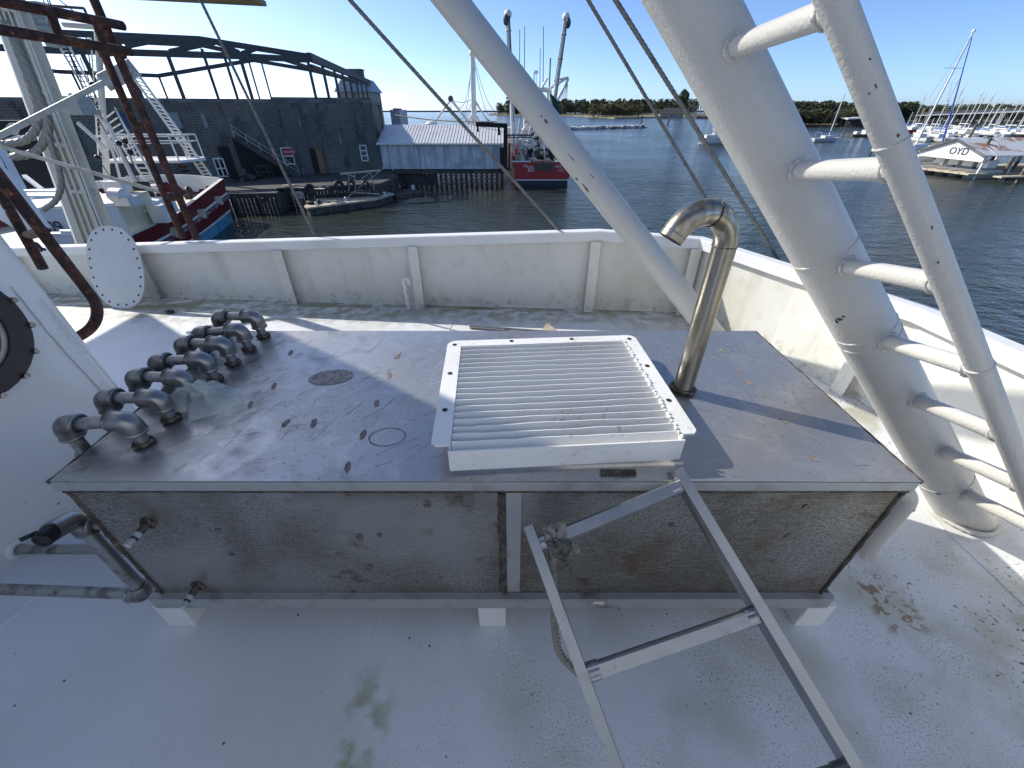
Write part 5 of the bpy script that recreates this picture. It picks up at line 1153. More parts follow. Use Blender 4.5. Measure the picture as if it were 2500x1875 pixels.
ladder_(24, (222,95), (240,388), (236,95), (252,388), 22, .03, m_boat)
mb = MB(); mb.tube([atY(237,60,24), atY(262,445,24)], [.12,.14], 14); mb.build('mast', m_boat, rb)
mb = MB()
for a, b, r_ in (((170,230),(260,300),.10),((185,270),(245,272),.11),((262,300),(345,480),.10),((190,300),(262,365),.09),((265,330),(300,460),.06),((155,60),(262,68),.10),((310,430),(372,482),.06),((375,470),(385,545),.10)):
    mb = MB(); pl(mb, 23.5, a, b, r_); mb.build('boom', m_boat, rb)
mb = MB()
for a, b in (((105,0),(250,290)),((115,0),(200,200)),((120,0),(210,240)),((145,0),(190,35)),((74,32),(120,42)),((78,43),(108,52)),((165,120),(225,240)),((195,140),(235,240)),((240,290),(262,330)),((290,350),(365,500)),((248,400),(275,440)),((210,90),(225,190)),((258,130),(258,180)),((275,260),(310,330)),((315,370),(350,470))):
    pl(mb, 23, a, b, .022)
pl(mb, 23, (123,14), (205,20), .05); pl(mb, 23, (205,20), (212,36), .05)
mb.build('rigging', m_frame, rb)
mb = MB(); mb.box(atY(102,58,22), (.9,.5,1.1), Matrix.Rotation(.4, 3, 'Y')); mb.box(atY(115,62,22), (.5,.5,1.4)); mb.build('flood_light', m_galv, rb)
mb = MB(); mb.box(atY(252,74,24), (.5,.4,.5)); mb.build('flood_light', m_galv, rb)
for x, y in ((226,207),(290,350),(238,385),(246,428),(318,372),(305,345)):
    mb = MB(); mb.ball(atY(x, y, 22.5), .13, 8, 6); mb.build('block', m_black, rb)
mb = MB(); mb.box(atY(186,258,22), (1.0,.8,.7)); mb.build('light_box', m_galv, rb)
mb = MB(); mb.box(atY(285,454,21.5), (.9,.6,.45)); mb.build('vent_box', m_boat, rb)
mb = MB(); mb.cyl(atY(278,480,20), atY(306,482,20), .38, seg=14); mb.box(atY(292,490,20), (1.4,.7,.35)); mb.build('windlass', m_boat, rb)

# ------------------------------------------------------------------ white boat numbered 109, close beyond the rail
NY = 9.6
nb_ = thing('white_workboat', 'white workboat with the number 109 lying close beyond the rail', 'fishing boat', atY(180, 585, NY))
P = lambda x, y, d=0: atY(x, y, NY+d)
mb = MB(); a, b = P(60, 516), P(284, 503)
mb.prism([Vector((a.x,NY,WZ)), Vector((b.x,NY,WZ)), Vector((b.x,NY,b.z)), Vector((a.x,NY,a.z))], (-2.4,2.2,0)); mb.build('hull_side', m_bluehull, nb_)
mb = MB(); mb.prism([Vector((a.x,NY-.02,a.z+.004)), Vector((b.x,NY-.02,b.z+.004)), Vector((b.x-2.4,NY+2.2,b.z+.05)), Vector((a.x-2.4,NY+2.2,a.z+.05))], (0,0,.06)); mb.build('top_deck', m_bright, nb_)
text('109', 'lettering', m_ink, nb_, Vector((P(108,568).x, NY-.03, P(150,568).z)), (1,0,.02), (0,0,1), .36, ext=.004)
mb = MB()
for y in (467, 480): mb.tube([P(40,y,1), P(150,y-1,1)], .035, 8)
mb.tube([P(150,566,-.6), P(190,566,-.6)], .04, 8); mb.tube([P(60,572,-.6), P(192,572,-.6)], .045, 8); mb.build('railing', m_bright, nb_)
mb = MB(); mb.bar(P(-20,320,3), P(60,470,2), .15, .1); mb.bar(P(60,430,3), P(112,470,2.5), .10, .08); mb.bar(P(35,510,1.5), P(160,497,1.5), .3, .1); mb.bar(P(35,495,2), P(160,485,2), .12, .25); mb.build('brace', m_bright, nb_)
mb = MB(); mb.box(P(20,420,6), (4,1,3)); mb.build('dark_opening', m_hole, nb_)
mb = MB(); mb.prism([P(0,325,2.2), P(22,300,2.2), P(26,302,2.2), P(14,330,2.2)], (0,.3,0)); mb.prism([P(12,340,2), P(40,330,2), P(58,337,2), P(58,345,2), P(12,350,2)], (0,.3,0)); mb.build('deck_fitting', m_bright, nb_)

# ------------------------------------------------------------------ fluted white mast with its side channel and hanging wires
my = 6.2
fm = thing('fluted_mast', 'broad fluted white mast with a narrow side channel and hanging steel hawsers', 'mast', atY(245, 590, my))
def mrow(x0, y0, x1, y1, dp, mat, nm, th_=.06, par=fm):   # a long plate between two slanting lines (pixels of its left and right edges at y 0 and y 600)
    pass
def lerpx(l, y): (xa, ya), (xb, yb) = l; return xa+(xb-xa)*(y-ya)/(yb-ya)
Lf = ((-62,-80),(200,640)); Rt = ((28,-80),(306,640))   # main body edges
prof = [(0.0,.16),(.06,.0),(.30,.0),(.33,.045),(.40,.045),(.44,.0),(.50,.0),(.54,.045),(.60,.045),(.64,.0),(.70,.0),(.74,.045),(.80,.045),(.84,.0),(.96,.0),(1.0,.08)]
mb = MB(); vs = []; rowsn = 0
for y in (-80, 640):
    xl, xr = lerpx(Lf, y), lerpx(Rt, y)-28
    for s_, d_ in prof: vs.append(atY(xl+(xr-xl)*s_, y, my+d_))
    vs += [atY(xr, y, my+.45), atY(xl, y, my+.45)]
k = len(prof)+2; mb.add(vs, [(i, k+i, k+(i+1)%k, (i+1)%k) for i in range(k)]); mb.add(vs[:k], [list(range(k))]); mb.build('mast_body', m_fluted, fm, 20)
ch = [atY(lerpx(Rt, y)-10+o, y, my+.05+dd) for y in (-80, 640) for o, dd in ((-13,0),(13,.02),(13,.2),(-13,.2))]
mb = MB(); mb.add(ch, [(0,1,5,4),(1,2,6,5),(2,3,7,6),(3,0,4,7)]); mb.bar(atY(lerpx(Rt,-80)-22,-80,my-.02), atY(lerpx(Rt,640)-22,640,my-.02), .03, .04); mb.build('side_channel', m_fluted, fm)
for y in (20, 220, 352, 467):
    mb = MB(); mb.tube([atY(lerpx(Rt,y)-60, y, my+.03), atY(lerpx(Rt,y)-8, y+3, my+.05)], .035, 10); mb.build('rung', m_fluted, fm)
# hawsers: hang on the mast front
mb = MB()
H1 = [(5,60),(38,100),(62,170),(88,240),(95,290),(82,325),(55,345),(10,352)]; H2 = [(10,50),(30,85),(60,150),(92,225),(114,285),(116,325),(98,360),(70,378),(30,384)]; H3 = [(112,310),(130,370),(146,420),(148,460),(134,492),(105,512)]
for H_, r_ in ((H1, .052), (H2, .055), (H3, .042)):
    m = MB(); rope(m, spline([atY(x, y, 5.75) for x, y in H_], 10), r_*.72, .11, 24, lobes=6); m.build('hawser', m_hawser, fm)
# two galvanised struts
def strut(a, b, da, db, r0_, lab, nm='steel_strut', plate=True):
    p, q = atD(*a, da), atD(*b, db); m = MB(); m.bar(p, q, r0_*1.2, r0_*2); e = (q-p).normalized()
    if plate: m.bar(q-e*.28, q+e*.08, .03, .15); m.torus(q, (0,1,0), .03, .02, 12, 6)
    return tag(m.build(nm, m_galv), lab, 'strut', 'galvanised struts by the rusty rack')
strut((-40,352), (312,172), 3.6, 4.2, .023, 'galvanised strut slanting up to a bolted eye on the rusty rack')
strut((-20,352), (445,484), 3.6, 4.35, .017, 'galvanised strut slanting down across the fluted mast', plate=False)

# ------------------------------------------------------------------ breakwater, marker, motor boat, pilings
mb = MB(); a, b = atZ(1385, 317, WZ), atZ(1571, 312, WZ); rg = random.Random(5)
for i in range(420):
    t = rg.random()**.85; c = a.lerp(b, t); s_ = rg.uniform(.5,1.1); mb.mi = 0
    c = c+Vector((rg.uniform(-.5,.5), rg.uniform(-1.8,1.8), rg.uniform(0,.9)*1.0)); q = rg.uniform(.6,1)
    mb.ball(c, s_, 5, 3, (1, q, .7))
tag(mb.build('breakwater_rocks', m_rock), 'low breakwater of pale rocks reaching out across the water', 'breakwater', kind='stuff')
mk = thing('marker_post', 'dark channel marker standing on the end of the rock breakwater', 'marker', atZ(1563, 312, WZ))
c = atZ(1563, 312, WZ); mb = MB(); mb.bar(c+Vector((-.5,0,0)), c+Vector((.2,0,4.2)), .3, .3); mb.bar(c+Vector((.8,0,0)), c+Vector((.3,0,4.2)), .3, .3); mb.build('post', m_wood, mk)
mb = MB(); mb.box(c+Vector((.25,0,4.5)), (.9,.1,.9)); mb.build('board', m_navy, mk)
def hullmesh(m, c, L, Bm, H_, ang, mi=(0,1), rake=.12):
    """boat hull, bow towards +x before turning"""
    st_ = [(-.5,.78,.95),(-.3,.95,.9),(0,1,.9),(.25,.78,.97),(.42,.36,1.06),(.5,.02,1.14)]
    M_ = Matrix.Rotation(ang, 3, 'Z'); rows_ = []
    for s_, b_, h_ in st_:
        y = Bm/2*b_; z1 = H_*h_; rows_.append([Vector((s_*L, y, z1)), Vector((s_*L*(1-rake*.3)-rake*L*(s_ > .3)*.5, y*.86, z1*.3)), Vector((s_*L*.92, y*.45, -.25)), Vector((s_*L*.92, -y*.45, -.25)), Vector((s_*L*(1-rake*.3)-rake*L*(s_ > .3)*.5, -y*.86, z1*.3)), Vector((s_*L, -y, z1))])
    vs = [Vector(c)+M_@p for r_ in rows_ for p in r_]; m.mi = mi[0]
    m.add(vs, [(i*6+j, (i+1)*6+j, (i+1)*6+j+1, i*6+j+1) for i in range(5) for j in range(5)]+[(0,1,2,3,4,5)], False); m.mi = mi[1]
    m.add(vs, [(i*6, i*6+5, (i+1)*6+5, (i+1)*6) for i in range(5)]); m.mi = 0
def LX(c, ang, x, y, z): return Vector(c)+Matrix.Rotation(ang, 3, 'Z')@Vector((x, y, z))
# motor boat
c = atZ(1745, 352, WZ); mo = thing('motor_boat', 'white cabin motor boat moored beside the mast leg', 'motor boat', c); ang = R(172)
mb = MB(); hullmesh(mb, c, 9.5, 3.1, 1.35, ang); mb.build('hull', [m_boat, m_boat], mo)
mb = MB(); 
for (x, y, z, sx_, sy_, sz_) in ((.6,0,1.65,4.2,2.3,.7),(-.4,0,2.3,2.6,2.1,.12),(-.3,0,3.25,2.8,2.1,.12)): mb.box(LX(c, ang, x, y, z), (sx_, sy_, sz_), Matrix.Rotation(ang, 3, 'Z'))
for x, y in ((.9,.9),(.9,-.9),(-1.6,.9),(-1.6,-.9)): mb.bar(LX(c, ang, x, y, 2), LX(c, ang, x-.1, y, 3.2), .1, .1, (0,1,0))
mb.build('cabin', m_boat, mo)
mb = MB(); mb.box(LX(c, ang, -.3, 0, 2.7), (1.4,1.6,.6), Matrix.Rotation(ang, 3, 'Z')); mb.build('seat', m_frame, mo)
mb = MB()
for k in range(5): mb.cyl(LX(c, ang, 1.5+k*.7, 1.35-.2*k, 1.25), LX(c, ang, 1.5+k*.7, 1.35-.2*k, 1.85), .02, seg=5)
mb.tube([LX(c, ang, 1.5+k*.7, 1.35-.2*k, 1.85) for k in range(5)], .025, 5); mb.build('bow_rail', m_galv, mo)
# sailboats: one pattern boat, then copies
def sailboat(name, label, c, ang, L=8.5, mast=11, cover=True, group=None, detail=True):
    t = thing(name, label, 'sailboat', c, group)
    m = MB(); hullmesh(m, c, L, L*.31, L*.115, ang); h = m.build('hull', [(m_boat, m_bluehull, m_navy)[int(L*2)%3], m_cream if L < 9 else m_boat], t)
    m = MB(); m.box(LX(c, ang, L*.05, 0, L*.145), (L*.36, L*.19, L*.06), Matrix.Rotation(ang, 3, 'Z')); m.build('cabin', m_boat, t)
    m = MB(); mp_ = LX(c, ang, L*.08, 0, L*.16); m.tube([mp_, mp_+Vector((0,0,mast))], [.13,.10], 8); m.build('mast', m_boat, t)
    m = MB(); m.bar(mp_+Vector((0,0,1.0)), LX(c, ang, -L*.34, 0, L*.16+1.0), .2, .26); m.build('boom', m_sailblue if cover else m_boat, t)
    m = MB(); top = mp_+Vector((0,0,mast*.97))
    for x, y in ((L*.49,0),(-L*.49,0),(L*.06,L*.15),(L*.06,-L*.15)): m.tube([top, LX(c, ang, x, y, L*.115)], .015, 4)
    m.bar(mp_+Vector((0,0,mast*.55))+Vector((-.8,0,0)), mp_+Vector((0,0,mast*.55))+Vector((.8,0,0)), .05, .05); m.build('stay', m_galv, t)
    return t
c = atZ(2013, 346, WZ); s1 = sailboat('sailboat', 'small white sailboat with a blue sail cover moored alone off the wooded shore', c, R(8), 8.2, 9.6)
mb = MB(); mb.tube(bend([LX(c, R(8), -2.6, 1, 1.1), LX(c, R(8), -2.6, 1, 2.2), LX(c, R(8), -2.6, -1, 2.2), LX(c, R(8), -2.6, -1, 1.1)], .2, 4), .04, 6); mb.tube([LX(c, R(8), 4, 0, 1.0), LX(c, R(8), 4.9, 0, -.1)], .03, 5); mb.build('stern_frame', m_galv, s1)
# tall sailboat with the blue furled jib
c = atZ(2222, 392, WZ); c = Vector((atY(2228,368,88).x, 88, WZ)); tl = thing('sailboat', 'tall white masted sailboat with a long blue furled foresail near the covered slips', 'sailboat', c)
m = MB(); hullmesh(m, c, 11.5, 3.4, 1.3, R(20)); m.build('hull', [m_boat, m_boat], tl)
m = MB(); m.box(c+Vector((0,0,1.5)), (4,2,.6), Matrix.Rotation(R(20), 3, 'Z')); m.build('cabin', m_boat, tl)
tp = atY(2377, 76, 88); m = MB(); m.tube([Vector((c.x,88,WZ+1)), tp], [.17,.13], 10); m.bar(atY(2330,166,88)-Vector((1.8,0,0)), atY(2330,166,88)+Vector((1.6,0,0)), .08, .08); m.ball(tp, .3, 6, 4); m.build('mast', m_bright, tl)
m = MB(); jb = atY(2300, 352, 84.5); jt = atY(2373, 92, 87.8); m.tube([jb, jb.lerp(jt,.15), jb.lerp(jt,.5), jt], [.15,.14,.09,.06], 10); m.build('furled_foresail', m_sailblue, tl)
m = MB()
for a, b in (((2376,80),(2268,240)), ((2376,80),(2305,350)), ((2376,82),(2250,300)), ((2325,200),(2295,330))): m.tube([atY(*a, 88), atY(*b, 87)], .03, 4)
m.build('stay', m_galv, tl)
# masts of the marina, measured: foot (x,y), masthead (x,y)
MM = [(2212,308,2240,270),(2222,314,2266,228),(2229,312,2246,286),(2236,312,2262,262),(2250,312,2276,262),(2270,314,2284,284),(2275,330,2320,190),(2292,335,2352,205),(2305,340,2347,234),(2287,318,2305,282),(2312,316,2332,282),(2346,330,2402,222),(2356,330,2402,230),(2370,336,2404,222),(2339,312,2365,242),(2392,328,2437,240),(2404,328,2453,236),(2418,330,2440,262),(2424,326,2446,258),(2430,318,2455,268),(2450,318,2472,240),(2456,330,2474,236),(2475,328,2502,246),(2485,320,2506,258),(2494,330,2520,252),(2410,312,2436,262)]
gp = 'sailboats crowded in the marina'
base_sb = {}
SL = {(2212,2240):'small masted sailboat first in view right of the side pipe',(2222,2266):'slender masted sailboat left of the tall white mast above the bridge',(2275,2320):'sailboat whose thin grey mast rises between the tall mast and blue foresail',(2292,2352):'sailboat with the tallest mast right of the blue foresail',(2305,2347):'sailboat with a white mast just right of the blue foresail',(2346,2402):'sailboat whose mast is left of the twin tall masts above the shelter roof',(2356,2402):'sailboat whose mast crosses its left neighbour near the top above the roof',(2370,2404):'sailboat with a near upright mast right above the shelter ridge',(2392,2437):'sailboat with mast left of the paired masts over the metal roof',(2404,2453):'sailboat with mast right of the paired masts over the metal roof',(2456,2474):'sailboat with a steep white mast above the right of the metal roof',(2475,2502):'sailboat with mast at the right frame edge above the bridge'}
for i, (x0, y0, x1, y1) in enumerate(MM):
    foot = atZ(x0, min(max(y0+6, 318), 345), WZ); yd = foot.y; zt_ = atY(x1, y1, yd).z; mh = max(4, zt_-WZ-1.3)
    key = i % 3
    lab = SL.get((x0, x1), 'one of the short masted white sailboats packed behind the covered slips')
    if key not in base_sb:
        t = sailboat('sailboat', lab, foot, R((100, 80, 92)[key]), (8.5, 7.5, 9.5)[key], 10, cover=(key == 0), group=gp); base_sb[key] = (t, 10, foot); src = t
    t0, m0, f0 = base_sb[key]
    if t0.location == foot or (t0.location-foot).length < .01: 
        for ch_ in t0.children: 
            if ch_.name.startswith(('mast', 'stay')): ch_.scale = (1, 1, mh/10)
        continue
    t = t0.copy(); COL.objects.link(t); t.location = foot; t['label'] = lab
    for ch_ in t0.children:
        cc_ = ch_.copy(); COL.objects.link(cc_); cc_.parent = t
        if ch_.name.startswith(('mast', 'stay')): cc_.scale = (1, 1, mh/10)
# red hulled dinghy on the pier, motor boats in the marina
def mboat(px, py, L, mat, lab, ang=R(95)):
    c = atZ(px, py, WZ); t = thing('small_boat', lab, 'motor boat', c, 'low boats crowded in the marina' if 'one of' in lab else None); m = MB(); hullmesh(m, c, L, L*.33, L*.14, ang); m.build('hull', [mat, m_conc], t)
    m = MB(); m.box(LX(c, ang, 0, 0, L*.2), (L*.35, L*.22, L*.12), Matrix.Rotation(ang, 3, 'Z')); m.box(LX(c, ang, -.05*L, 0, L*.31), (L*.3, L*.24, .08), Matrix.Rotation(ang, 3, 'Z')); m.build('cabin', m_boat, t); return t
mboat(2225, 324, 7, M('bright_red', (.5,.03,.05), .5), 'small boat with a bright red cover at the marina edge', R(180))
t0 = mboat(2262, 340, 7, m_boat, 'one of the low white boats crowded between the marina piles')
for x, y in ((2245,332),(2280,346),(2300,342),(2318,336),(2240,345),(2262,326),(2285,328),(2330,330),(2350,332),(2372,330),(2395,333),(2420,331),(2445,333),(2470,334),(2492,332)):
    copy_tree(t0, loc=atZ(x, y, WZ), rz=random.uniform(-.3,.3))
# work barge
c = atZ(2104, 334, WZ); bg_ = thing('work_float', 'low dark float with white gear off the point', 'float', c); mb = MB(); mb.box(c+Vector((0,0,.3)), (9,4,.9)); mb.build('deck', m_wood, bg_)
mb = MB(); mb.box(c+Vector((1.5,0,1.3)), (3,2,1.2)); mb.box(c+Vector((-2,0,1.1)), (1.5,1.5,.8)); mb.build('gear', m_boat, bg_)
# pilings
pg = 'old mooring piles in the water'
def piling(px, py, h, r_, lean, lab, grp=pg, mat=m_wood):
    c = atZ(px, py, WZ); m = MB(); m.tube([c-Vector((0,0,1)), c+Vector((lean*h, 0, h))], [r_, r_*.9], 10); return tag(m.build('mooring_pile', mat, origin=c), lab, 'pile', grp)
lb = 'one of the thin dark piles in a row off the wooded point'
p0 = piling(2046, 332, 2.6, .16, .12, 'thin dark pile nearest the lone sailboat in the row off the point')
for x, l_ in ((2058,'second thin pile right of the lone sailboat'), (2068,'middle thin pile of the row off the point'), (2078,'fourth thin pile of the row, beside the work float'), (2084,'last thin pile of the row touching the work float')):
    c_ = p0.copy(); COL.objects.link(c_); c_.location = atZ(x, 332, WZ); c_['label'] = l_
piling(2122, 380, 2.0, .18, .1, 'single leaning pile in open water between mast leg and side pipe', None)
piling(1628, 304, 5, .5, .3, 'distant dark pile leaning in the channel right of the breakwater', None)
m_pile2 = M('brown_piling', (.20,.17,.12), .85, layers=[dict(s=2, lo=.4, hi=.6, c=(.10,.085,.06))])  # brown pile timber
for x, y, h, lab in ((2287,416,3.3,'leaning-looking pile before the left corner of the covered slips'),(2318,424,5.6,'tall pile crossing the painted gable letters'),(2366,430,4.2,'thick pile in front of the gable centre'),(2466,424,4.0,'tall pile near the right edge in front of the metal roof'),(2340,412,2.6,'short pile between the two tall ones before the gable'),(2402,424,3.0,'thin pile right of the gable corner'),(2440,440,2.4,'stubby pile with a bleached board near the frame edge'),(2482,446,3.4,'nearest pile at the right frame edge')):
    piling(x, y, h, .19, 0, lab, 'piles around the covered slips', m_pile2)
# covered slips with OYD on the gable
k = 4.35
Lc, Rc = CAM+ray(2248,367)*(12.47*k), CAM+ray(2407,380)*(10.96*k); Ac = CAM+ray(2340,339)*(11.52*k)
cs = thing('covered_slips', 'white gabled boat shelter with OYD painted on it and a rusty metal roof on piles', 'boat shelter', Rc)
gd = (Rc-Lc); gd.z = 0; gl = gd.length; gd.normalize(); rdg = Vector((-gd.y, gd.x, 0)); 
if rdg.x < 0: rdg = -rdg
zs_ = Lc.z-1.05
mb = MB(); mb.prism([Vector((Lc.x,Lc.y,zs_+.45)), Vector((Rc.x,Rc.y,zs_+.35)), Rc, Ac, Lc], rdg*.1); mb.build('gable_wall', m_bright, cs)
m_rroof = M('rusty_corrugated_roof', (.42,.46,.50), .5, .3, layers=[dict(s=.35, lo=.52, hi=.62, c=(.26,.13,.08), st=(.5,1.6,1), amt=.9), dict(s=1.5, lo=.5, hi=.7, c=(.55,.57,.58), st=(1,.2,1))])
mb = MB(); Lr = 26
for e in (Lc, Rc):
    o = (e-Ac).normalized()*.35; mb.prism([Ac-rdg*.3+Vector((0,0,.05)), Ac+rdg*Lr+Vector((0,0,.05)), e+o+rdg*Lr+Vector((0,0,.05)), e+o-rdg*.3+Vector((0,0,.05))], (0,0,.06))
    for i in range(64): a = Ac+rdg*(Lr*i/64)+Vector((0,0,.12)); mb.bar(a, a+(e-Ac)+o, .07, .05)
mb.build('roof', m_rroof, cs)
mb = MB()
for e in (Lc, Rc): mb.bar(Ac-rdg*.33, e-rdg*.33+(e-Ac).normalized()*.35, .06, .2)
mb.build('barge_board', m_conc, cs)
for i in range(7):
    for e in (Lc, Rc):
        a = e+rdg*(i*4.2+.2); mb = MB(); mb.bar(Vector((a.x,a.y,WZ-.4)), a, .16, .16, (0,1,0)); mb.bar(a+Vector((0,0,-1.0)), a+rdg*.9, .08, .08); mb.build('post', m_boat, cs)
text('OYD', 'lettering', m_ink, cs, Lc.lerp(Rc,.46)+Vector((0,0,-.1))-rdg*.04, gd, (0,0,1), 1.05, ext=.02)
mb = MB(); a = Lc-gd*1-rdg*1.2; b = Rc+gd*.2-rdg*1.2; mb.prism([Vector((a.x,a.y,-4.75)), Vector((b.x,b.y,-4.75)), Vector((b.x,b.y,-4.75))+rdg*22, Vector((a.x,a.y,-4.75))+rdg*22], (0,0,.15)); mb.build('pier_deck', m_dockwood, cs)
mb = MB(); a = Rc+gd*3-rdg*1.5; 
mb.prism([Vector((a.x,a.y,-4.6)), Vector((a.x,a.y,-4.6))+gd*.9, Vector((a.x,a.y,-4.6))+gd*.9+rdg*12, Vector((a.x,a.y,-4.6))+rdg*12], (0,0,.15)); tag(mb.build('walkway', m_dockwood), 'narrow sun-bleached walkway on piles at the right frame edge', 'walkway')
for i in range(4):
    c = Lc.lerp(Rc, .2+.22*i)+rdg*2.5; c.z = WZ; a_ = math.atan2(-rdg.y, -rdg.x)
    t = thing('small_boat', ('white open boat in the slip by the left eave post', 'white open boat in the slip under the first painted letters', 'white open boat in the slip under the gable peak', 'white open boat in the slip by the right eave post')[i], 'motor boat', c, 'boats kept in the covered slips'); m = MB(); hullmesh(m, c, 6, 1.5, .9, a_); m.build('hull', [m_boat, m_boat], t)
    m = MB(); m.box(LX(c, a_, 0, 0, 1.5), (1.4,1.2,.8), Matrix.Rotation(a_, 3, 'Z')); m.build('console', m_boat, t)
for i, (x, y) in enumerate(((2210,400),(2232,412))):
    c = atZ(x, y, WZ); t = thing('small_boat', ('white boat bow poking out behind the side pipe', 'grey flat topped boat at the left end of the covered slips')[i], 'motor boat', c); m = MB(); hullmesh(m, c, 7.5, 2.4, 1.1, R(165)); m.build('hull', [m_bluehull, m_boat], t)
    m = MB(); m.box(c+Vector((.3,0,1.4)), (2.2,1.5,.7)); m.build('cabin', m_boat, t)
# pier of the marina behind
for y_, l_ in ((322,'farther long low pier behind the crowd of moored sailboats'), (338,'nearer long low pier among the moored sailboats')):
    mb = MB()
    a, b = atZ(2200, y_, WZ), atZ(2560, y_-2, WZ); mb.prism([a+Vector((0,0,.5)), b+Vector((0,0,.5)), b+Vector((0,2,.5)), a+Vector((0,2,.5))], (0,0,.2))
    tag(mb.build('marina_pier', m_wood), l_, 'pier', 'marina piers')
# ------------------------------------------------------------------ land and trees
def land(pts, h, nm='land', mat=m_sand):
    P_ = [atZ(x, y, WZ) for x, y in pts]; m = MB(); m.prism([Vector((p.x,p.y,WZ-1)) for p in P_], (0,0,1+h)); return tag(m.build(nm, mat), kind='structure')
land([(1195,281.5),(1300,283),(1400,284),(1500,290),(1560,289),(1720,287),(1760,284),(1760,277),(1195,277)], 1.2)
land([(1700,284),(1800,292),(1935,308),(2060,309),(2110,306),(2200,302),(2200,284)], .8, 'wooded_point')
land([(2150,300),(2700,301),(2700,283),(2150,284)], .8, 'far_bank')
mb = MB(); a, b = atZ(900, 273.1, WZ), atZ(1300, 273.1, WZ); a = Vector((-2600,5200,WZ)); mb.box((-300,6500,WZ+4), (9000,300,26)); tag(mb.build('far_shore', M('far_blue_shore', (.16,.19,.22), .9)), kind='structure')
def trees(m, px0, px1, ybase, hmin, hmax, n_, depthspread, rg, leafy=26, ybase1=None, wid=.55):
    for i in range(n_):
        px = rg.uniform(px0, px1); py = ybase+((ybase1-ybase)*(px-px0)/(px1-px0) if ybase1 else 0); c = atZ(px, py, WZ+.5)
        dirv = Vector((c.x, c.y, 0)).normalized(); c += dirv*rg.uniform(0, depthspread); h = rg.uniform(hmin, hmax)
        m.mi = 1; m.tube([c, c+Vector((0,0,h*.8))], [h*.02, h*.008], 4, cap=False); m.mi = 0
        pine = rg.random() < .5; nf = leafy
        for k_ in range(nf):
            t = rg.random(); rr = h*wid*.5*((1-t)*.9+.25 if not pine else (.35+.65*math.sin(math.pi*min(1,t*.9+.1))))
            an = rg.uniform(0, 6.283); rad = rr*rg.random()**.5; z = h*((.18+.8*t) if not pine else (.45+.55*t)); s_ = h*rg.uniform(.022,.055)*(1.4 if leafy < 70 else 1)
            q = c+Vector((rad*math.cos(an), rad*math.sin(an), z)); a1 = Vector((rg.uniform(-1,1), rg.uniform(-1,1), rg.uniform(-.6,.6))).normalized()*s_*1.4; a2 = Vector((rg.uniform(-1,1), rg.uniform(-1,1), rg.uniform(-.6,1))).normalized()*s_
            m.add([q-a1-a2, q+a1-a2*.4, q+a1*.7+a2, q-a1*.6+a2*1.1], [(0,1,2,3)])
rg = random.Random(11)
mb = MB(); trees(mb, 1212, 1318, 280.5, 12, 24, 120, 60, rg, 40); trees(mb, 1300, 1700, 281.0, 16, 30, 420, 140, rg, 55); trees(mb, 1240, 1280, 280.5, 24, 34, 25, 40, rg)
tag(mb.build('distant_woods', [m_leaf, m_bark]), 'distant strip of dark woods across the harbour', 'woods', kind='stuff')
mb = MB(); trees(mb, 1440, 1560, 286.5, 9, 16, 110, 30, rg, 80, wid=.8); tag(mb.build('shore_thicket', [m_leaf2, m_bark]), 'brown bare thicket on the near tip of the far shore', 'thicket', kind='stuff')
mb = MB(); trees(mb, 1915, 2230, 303, 8, 12, 190, 26, rg, 190, 300, wid=.7)
tag(mb.build('point_woods', [m_leaf, m_bark]), 'dark pine woods on the point behind the mast leg', 'woods', kind='stuff')
mb = MB(); trees(mb, 1915, 2140, 306.5, 3, 7.5, 150, 9, rg, 190, 306.5, wid=1.0)
tag(mb.build('point_shrubs', [m_leaf2, m_bark]), 'olive and golden bushes along the waterline of the wooded point', 'bushes', kind='stuff')
mb = MB(); trees(mb, 2150, 2640, 298, 5.5, 9, 230, 10, rg, 60, wid=.9); tag(mb.build('bank_trees', [m_leaf, m_bark]), 'dark trees under the bridge behind the marina', 'woods', kind='stuff')
mb = MB(); trees(mb, 2180, 2640, 290, 9.5, 13.5, 260, 60, rg, 90, wid=.8); tag(mb.build('ridge_trees', [m_leaf, m_bark]), 'tree tops showing above the bridge deck', 'woods', kind='stuff')
c = atZ(1660, 285, WZ+.5); tm = thing('pine_tree', 'lone tall dark pine between the two wire ropes on the far shore', 'tree', c)
mb = MB(); mb.tube([c, c+Vector((0,0,26))], [.6,.2], 6); mb.build('trunk', m_bark, tm)
mb = MB()
for k_ in range(500):
    d = Vector((rg.gauss(0,1), rg.gauss(0,1), rg.gauss(0,1))); d.normalize(); q = c+Vector((0,0,22))+Vector((d.x*8*rg.random()**.4, d.y*7*rg.random()**.4, d.z*12*rg.random()**.5)); a1 = Vector((rg.uniform(-1,1), rg.uniform(-1,1), rg.uniform(-1,1)))*1.8; a2 = Vector((rg.uniform(-1,1), rg.uniform(-1,1), rg.uniform(-1,1)))*1.6
    mb.add([q-a1, q-a2, q+a1, q+a2], [(0,1,2,3)])
mb.build('crown', m_leaf, tm)
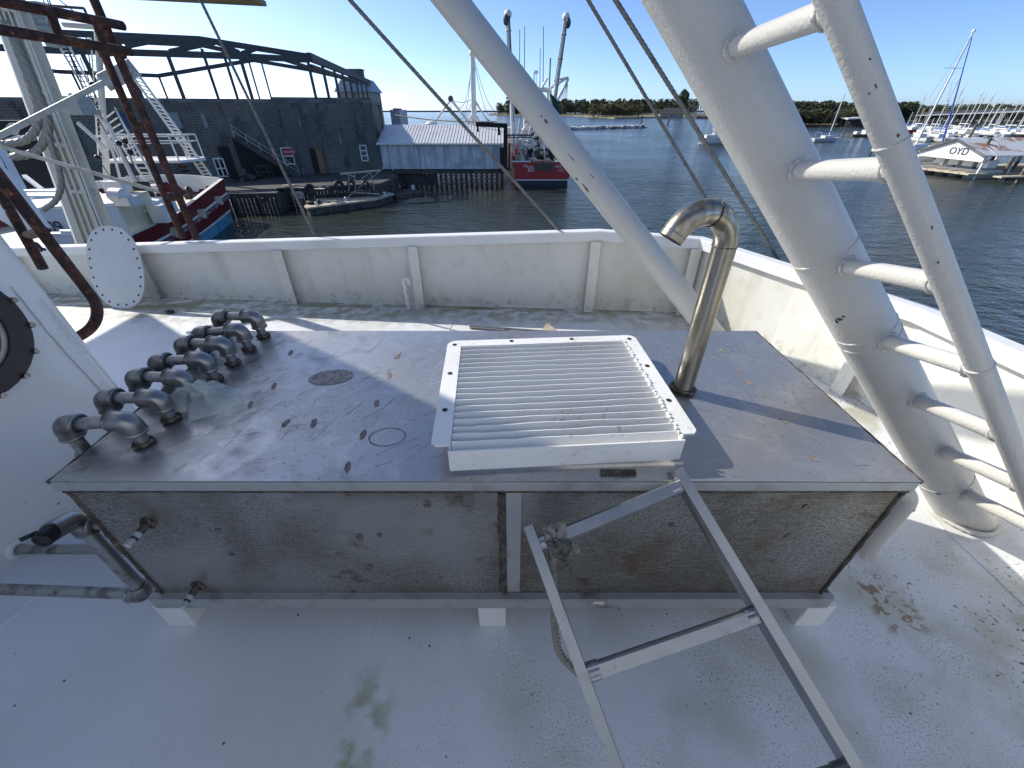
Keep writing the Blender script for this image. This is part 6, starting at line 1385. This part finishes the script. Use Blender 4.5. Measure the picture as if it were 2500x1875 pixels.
# waterfront house and mast thicket far away
c = atZ(1635, 288, WZ); hs = thing('waterfront_house', 'brown roofed waterfront building on the far shore', 'building', c)
mb = MB(); mb.box(c+Vector((0,0,2)), (30,10,4)); mb.build('wall', m_stucco, hs)
mb = MB(); mb.prism([c+Vector((-16,-6,4)), c+Vector((16,-6,4)), c+Vector((10,0,11)), c+Vector((-8,0,11))], (0,.3,0)); mb.prism([c+Vector((-16,6,4)), c+Vector((16,6,4)), c+Vector((10,.3,11)), c+Vector((-8,.3,11))], (0,.3,0)); mb.build('roof', M('brown_roof', (.22,.17,.12), .9), hs)
mb = MB()
for i in range(46): p = atZ(rg.uniform(1672,1745), rg.uniform(287,290), WZ); mb.tube([p, p+Vector((0,0,rg.uniform(12,17)))], .2, 4); mb.box(p+Vector((0,0,1)), (7,2.5,2))
tag(mb.build('distant_marina', m_conc), 'hazy far marina of tiny masts beside the mast leg', 'marina', kind='stuff')
# bridge
a, b = atD(2170, 283.5, 300), atD(2560, 268.5, 250); br_ = thing('road_bridge', 'long low concrete road bridge crossing behind the marina', 'bridge', a)
mb = MB(); d = (b-a); mb.bar(a-d*.2, b+d*.3, 9, 1.2); mb.build('girder', M('pale_concrete', (.78,.76,.70), .8), br_)  # pale concrete girder
mb = MB(); up_ = Vector((0,0,1.15)); mb.bar(a-d*.2+up_, b+d*.3+up_, 9.6, .9); mb.build('parapet', m_conc, br_)
for i in range(10):
    c = a.lerp(b, i/8); mb = MB(); 
    for o in (-2.5, 2.5): mb.box((c.x, c.y+o, (WZ+c.z)/2), (1,1,c.z-WZ-1.2))
    mb.box((c.x, c.y, c.z-1.0), (1,7,.8)); mb.build('pier', m_conc, br_)
# long low boathouse on the point
c = atZ(2094, 310, WZ); P_ = lambda x, y: atY(x, y, c.y); bh = thing('boathouse', 'low open boathouse with a pale flat roof on the wooded point', 'boathouse', c)
p, q = P_(2070, 292), P_(2150, 288); mb = MB(); mb.prism([p, q, q+Vector((0,8,.6)), p+Vector((0,8,.6))], (0,0,.5)); mb.build('roof', m_boat, bh)
mb = MB()
for i in range(14): g = p.lerp(q, i/13); mb.bar(Vector((g.x,g.y,WZ)), g, .5, .5, (0,1,0))
mb.prism([Vector((p.x,p.y+6,WZ)), Vector((q.x,q.y+6,WZ)), q+Vector((0,6,.2)), p+Vector((0,6,.2))], (0,.5,0)); mb.build('post', m_wood, bh)
